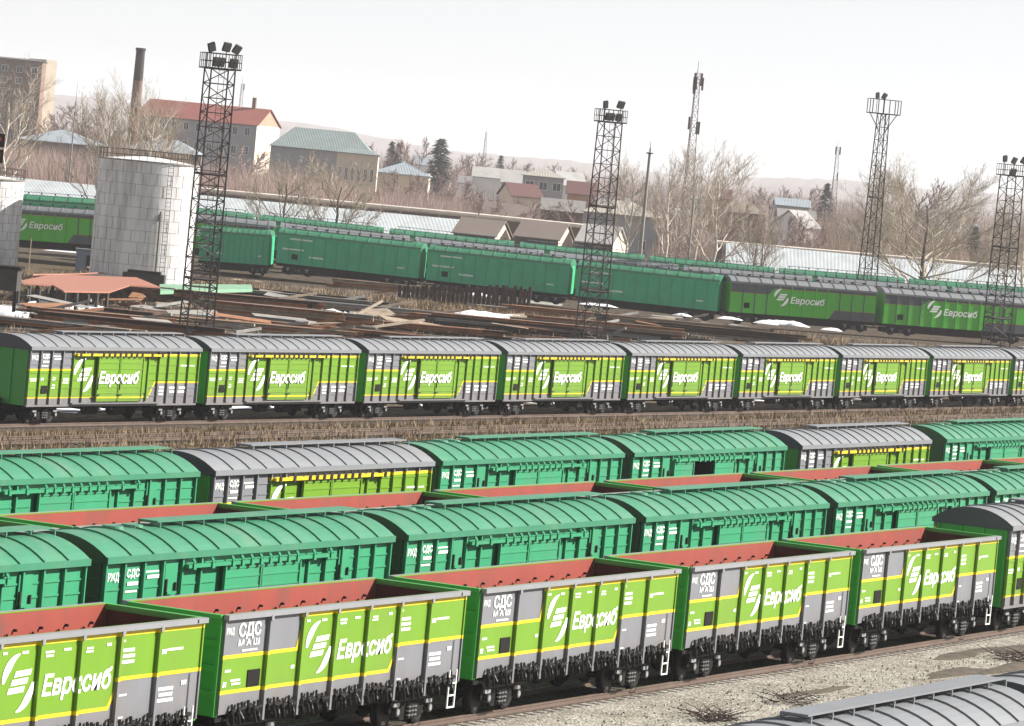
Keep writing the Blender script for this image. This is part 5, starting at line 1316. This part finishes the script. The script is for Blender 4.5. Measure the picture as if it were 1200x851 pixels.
# thickets: a mass of bare brushwood nobody could count --------------------
HPROF = [(-80, 11), (60, 11.5), (200, 10.8), (300, 11), (330, 12), (390, 12), (400, 9.6), (450, 9.6), (500, 9.4), (560, 8.4), (660, 6.5)]
def hprof(px):
    for (a, h0), (c_, h1) in zip(HPROF[:-1], HPROF[1:]):
        if a <= px <= c_: return h0+(h1-h0)*(px-a)/(c_-a)
    return 6
def thicket(name, n, Dr, pxr, hr, m, label, seed, k=11, wid=.05, avoid=None, prof=False):
    rdd = random.Random(seed); b = MB()
    for _ in range(n):
        D = Dr[0]*(Dr[1]/Dr[0])**rdd.random(); px = rdd.uniform(*pxr)
        if avoid and avoid(px, D): continue
        p = up_d(px, 135.3+.0943*px, D); h = rdd.uniform(*hr)*(.75+.5*(.5+.5*sin(p.x*.031+2*sin(p.y*.027))))
        if prof: h = hprof(px)*rdd.uniform(.68, 1.04)
        for _k in range(k):
            a = rdd.uniform(0, 2*pi); le = rdd.uniform(0, .42)*h; x = p.x+rdd.gauss(0, h*.2); y = p.y+rdd.gauss(0, h*.2); t = rdd.uniform(0, pi); w_ = wid*D/900
            hh = h*rdd.uniform(.5, 1); z0 = GZ + (hh*.3 if rdd.random() < .5 else 0)
            b.add([(x-w_*cos(t), y-w_*sin(t), z0), (x+w_*cos(t), y+w_*sin(t), z0), (x+le*cos(a), y+le*sin(a), GZ+hh)], [(0,1,2)], m)
    return tag(b.build(name), label, 'bushes', kind='stuff')
THK = mat('mauve thicket', (.36, .265, .23), 1, .3, .03); THB = mat('tan thicket', (.30, .225, .175), 1, .3, .03)
thicket('thicket', 9000, (712, 870), (-60, 640), (6.0, 9.6), THK, 'reddish brown mass of bare bushes behind the sheds at left', 1, 13, prof=True)
thicket('thicket', 3500, (890, 1500), (-60, 640), (5, 9), THK, 'reddish brown bushes between the factory buildings at left', 6)
thicket('thicket', 5000, (712, 1600), (600, 1290), (3, 7.5), THK, 'brown mass of bare bushes among the houses at right', 2, avoid=lambda px, D: D < 920 and 600 < px < 790)
thicket('thicket', 5200, (712, 900), (955, 1290), (6, 11.5), THB, 'tan mass of bare trees and bushes behind the right shed', 3, 15)
thicket('thicket', 1300, (712, 800), (780, 960), (4, 7.5), THB, 'tan bushes in front of the brick house behind the birch trees', 7, 13)
thicket('thicket', 900, (560, 640), (720, 900), (2, 5), THB, 'tan bare bushes around the concrete poles', 4, 12, .035)
thicket('thicket', 1500, (775, 880), (560, 740), (2.5, 5.5), THK, 'brown bushes between the village houses behind the garages', 8, 12, .04)
thicket('woodland', 9000, (1500, 4200), (-80, 1300), (7, 15), THK, 'distant bare woodland in front of the hills', 5, 9, .06)
# hills ---------------------------------------------------------------------
b = MB(); HM = mat('wooded hill', (.30, .235, .23), 1, .25, .004, bump=0); rdd = random.Random(9)
n = 130; V = []; lay = [(4400, 0), (5600, .5), (6800, .9), (7600, 1.0), (8300, .4)]
for i in range(n+1):
    px = -150 + i*(1500/n); hh = 42 + 12*sin(px*.006+.6) + 4*sin(px*.021) - .012*px
    for D, t in lay:
        p = up_d(px, 135.3+.0943*px, D); V.append((p.x, p.y, -3+(hh+3+ (rdd.uniform(0, 3.2) if t > .3 else 0))*t))
m_ = len(lay); b.add(V, [(i*m_+j, (i+1)*m_+j, (i+1)*m_+j+1, i*m_+j+1) for i in range(n) for j in range(m_-1)], HM)
tag(b.build('hills'), kind='structure')
# ------------------------------------------------------------------ haze
hz = bpy.data.materials.new('haze'); hz.use_nodes = True; n = hz.node_tree; n.nodes.clear(); o_ = n.nodes.new('ShaderNodeOutputMaterial'); pv = n.nodes.new('ShaderNodeVolumePrincipled')
pv.inputs['Color'].default_value = (.96, .96, .98, 1); pv.inputs['Density'].default_value = .000105; pv.inputs['Anisotropy'].default_value = .2; n.links.new(pv.outputs[0], o_.inputs['Volume'])
b = MB(); Mh = Matrix.Translation((0, 0, 0)) @ Matrix.Rotation(atan2(fw.y, fw.x), 4, 'Z'); b.box(-60, 8800, -1800, 1800, -5, 90, hz, Mh); ho = b.build('haze'); tag(ho, kind='stuff')
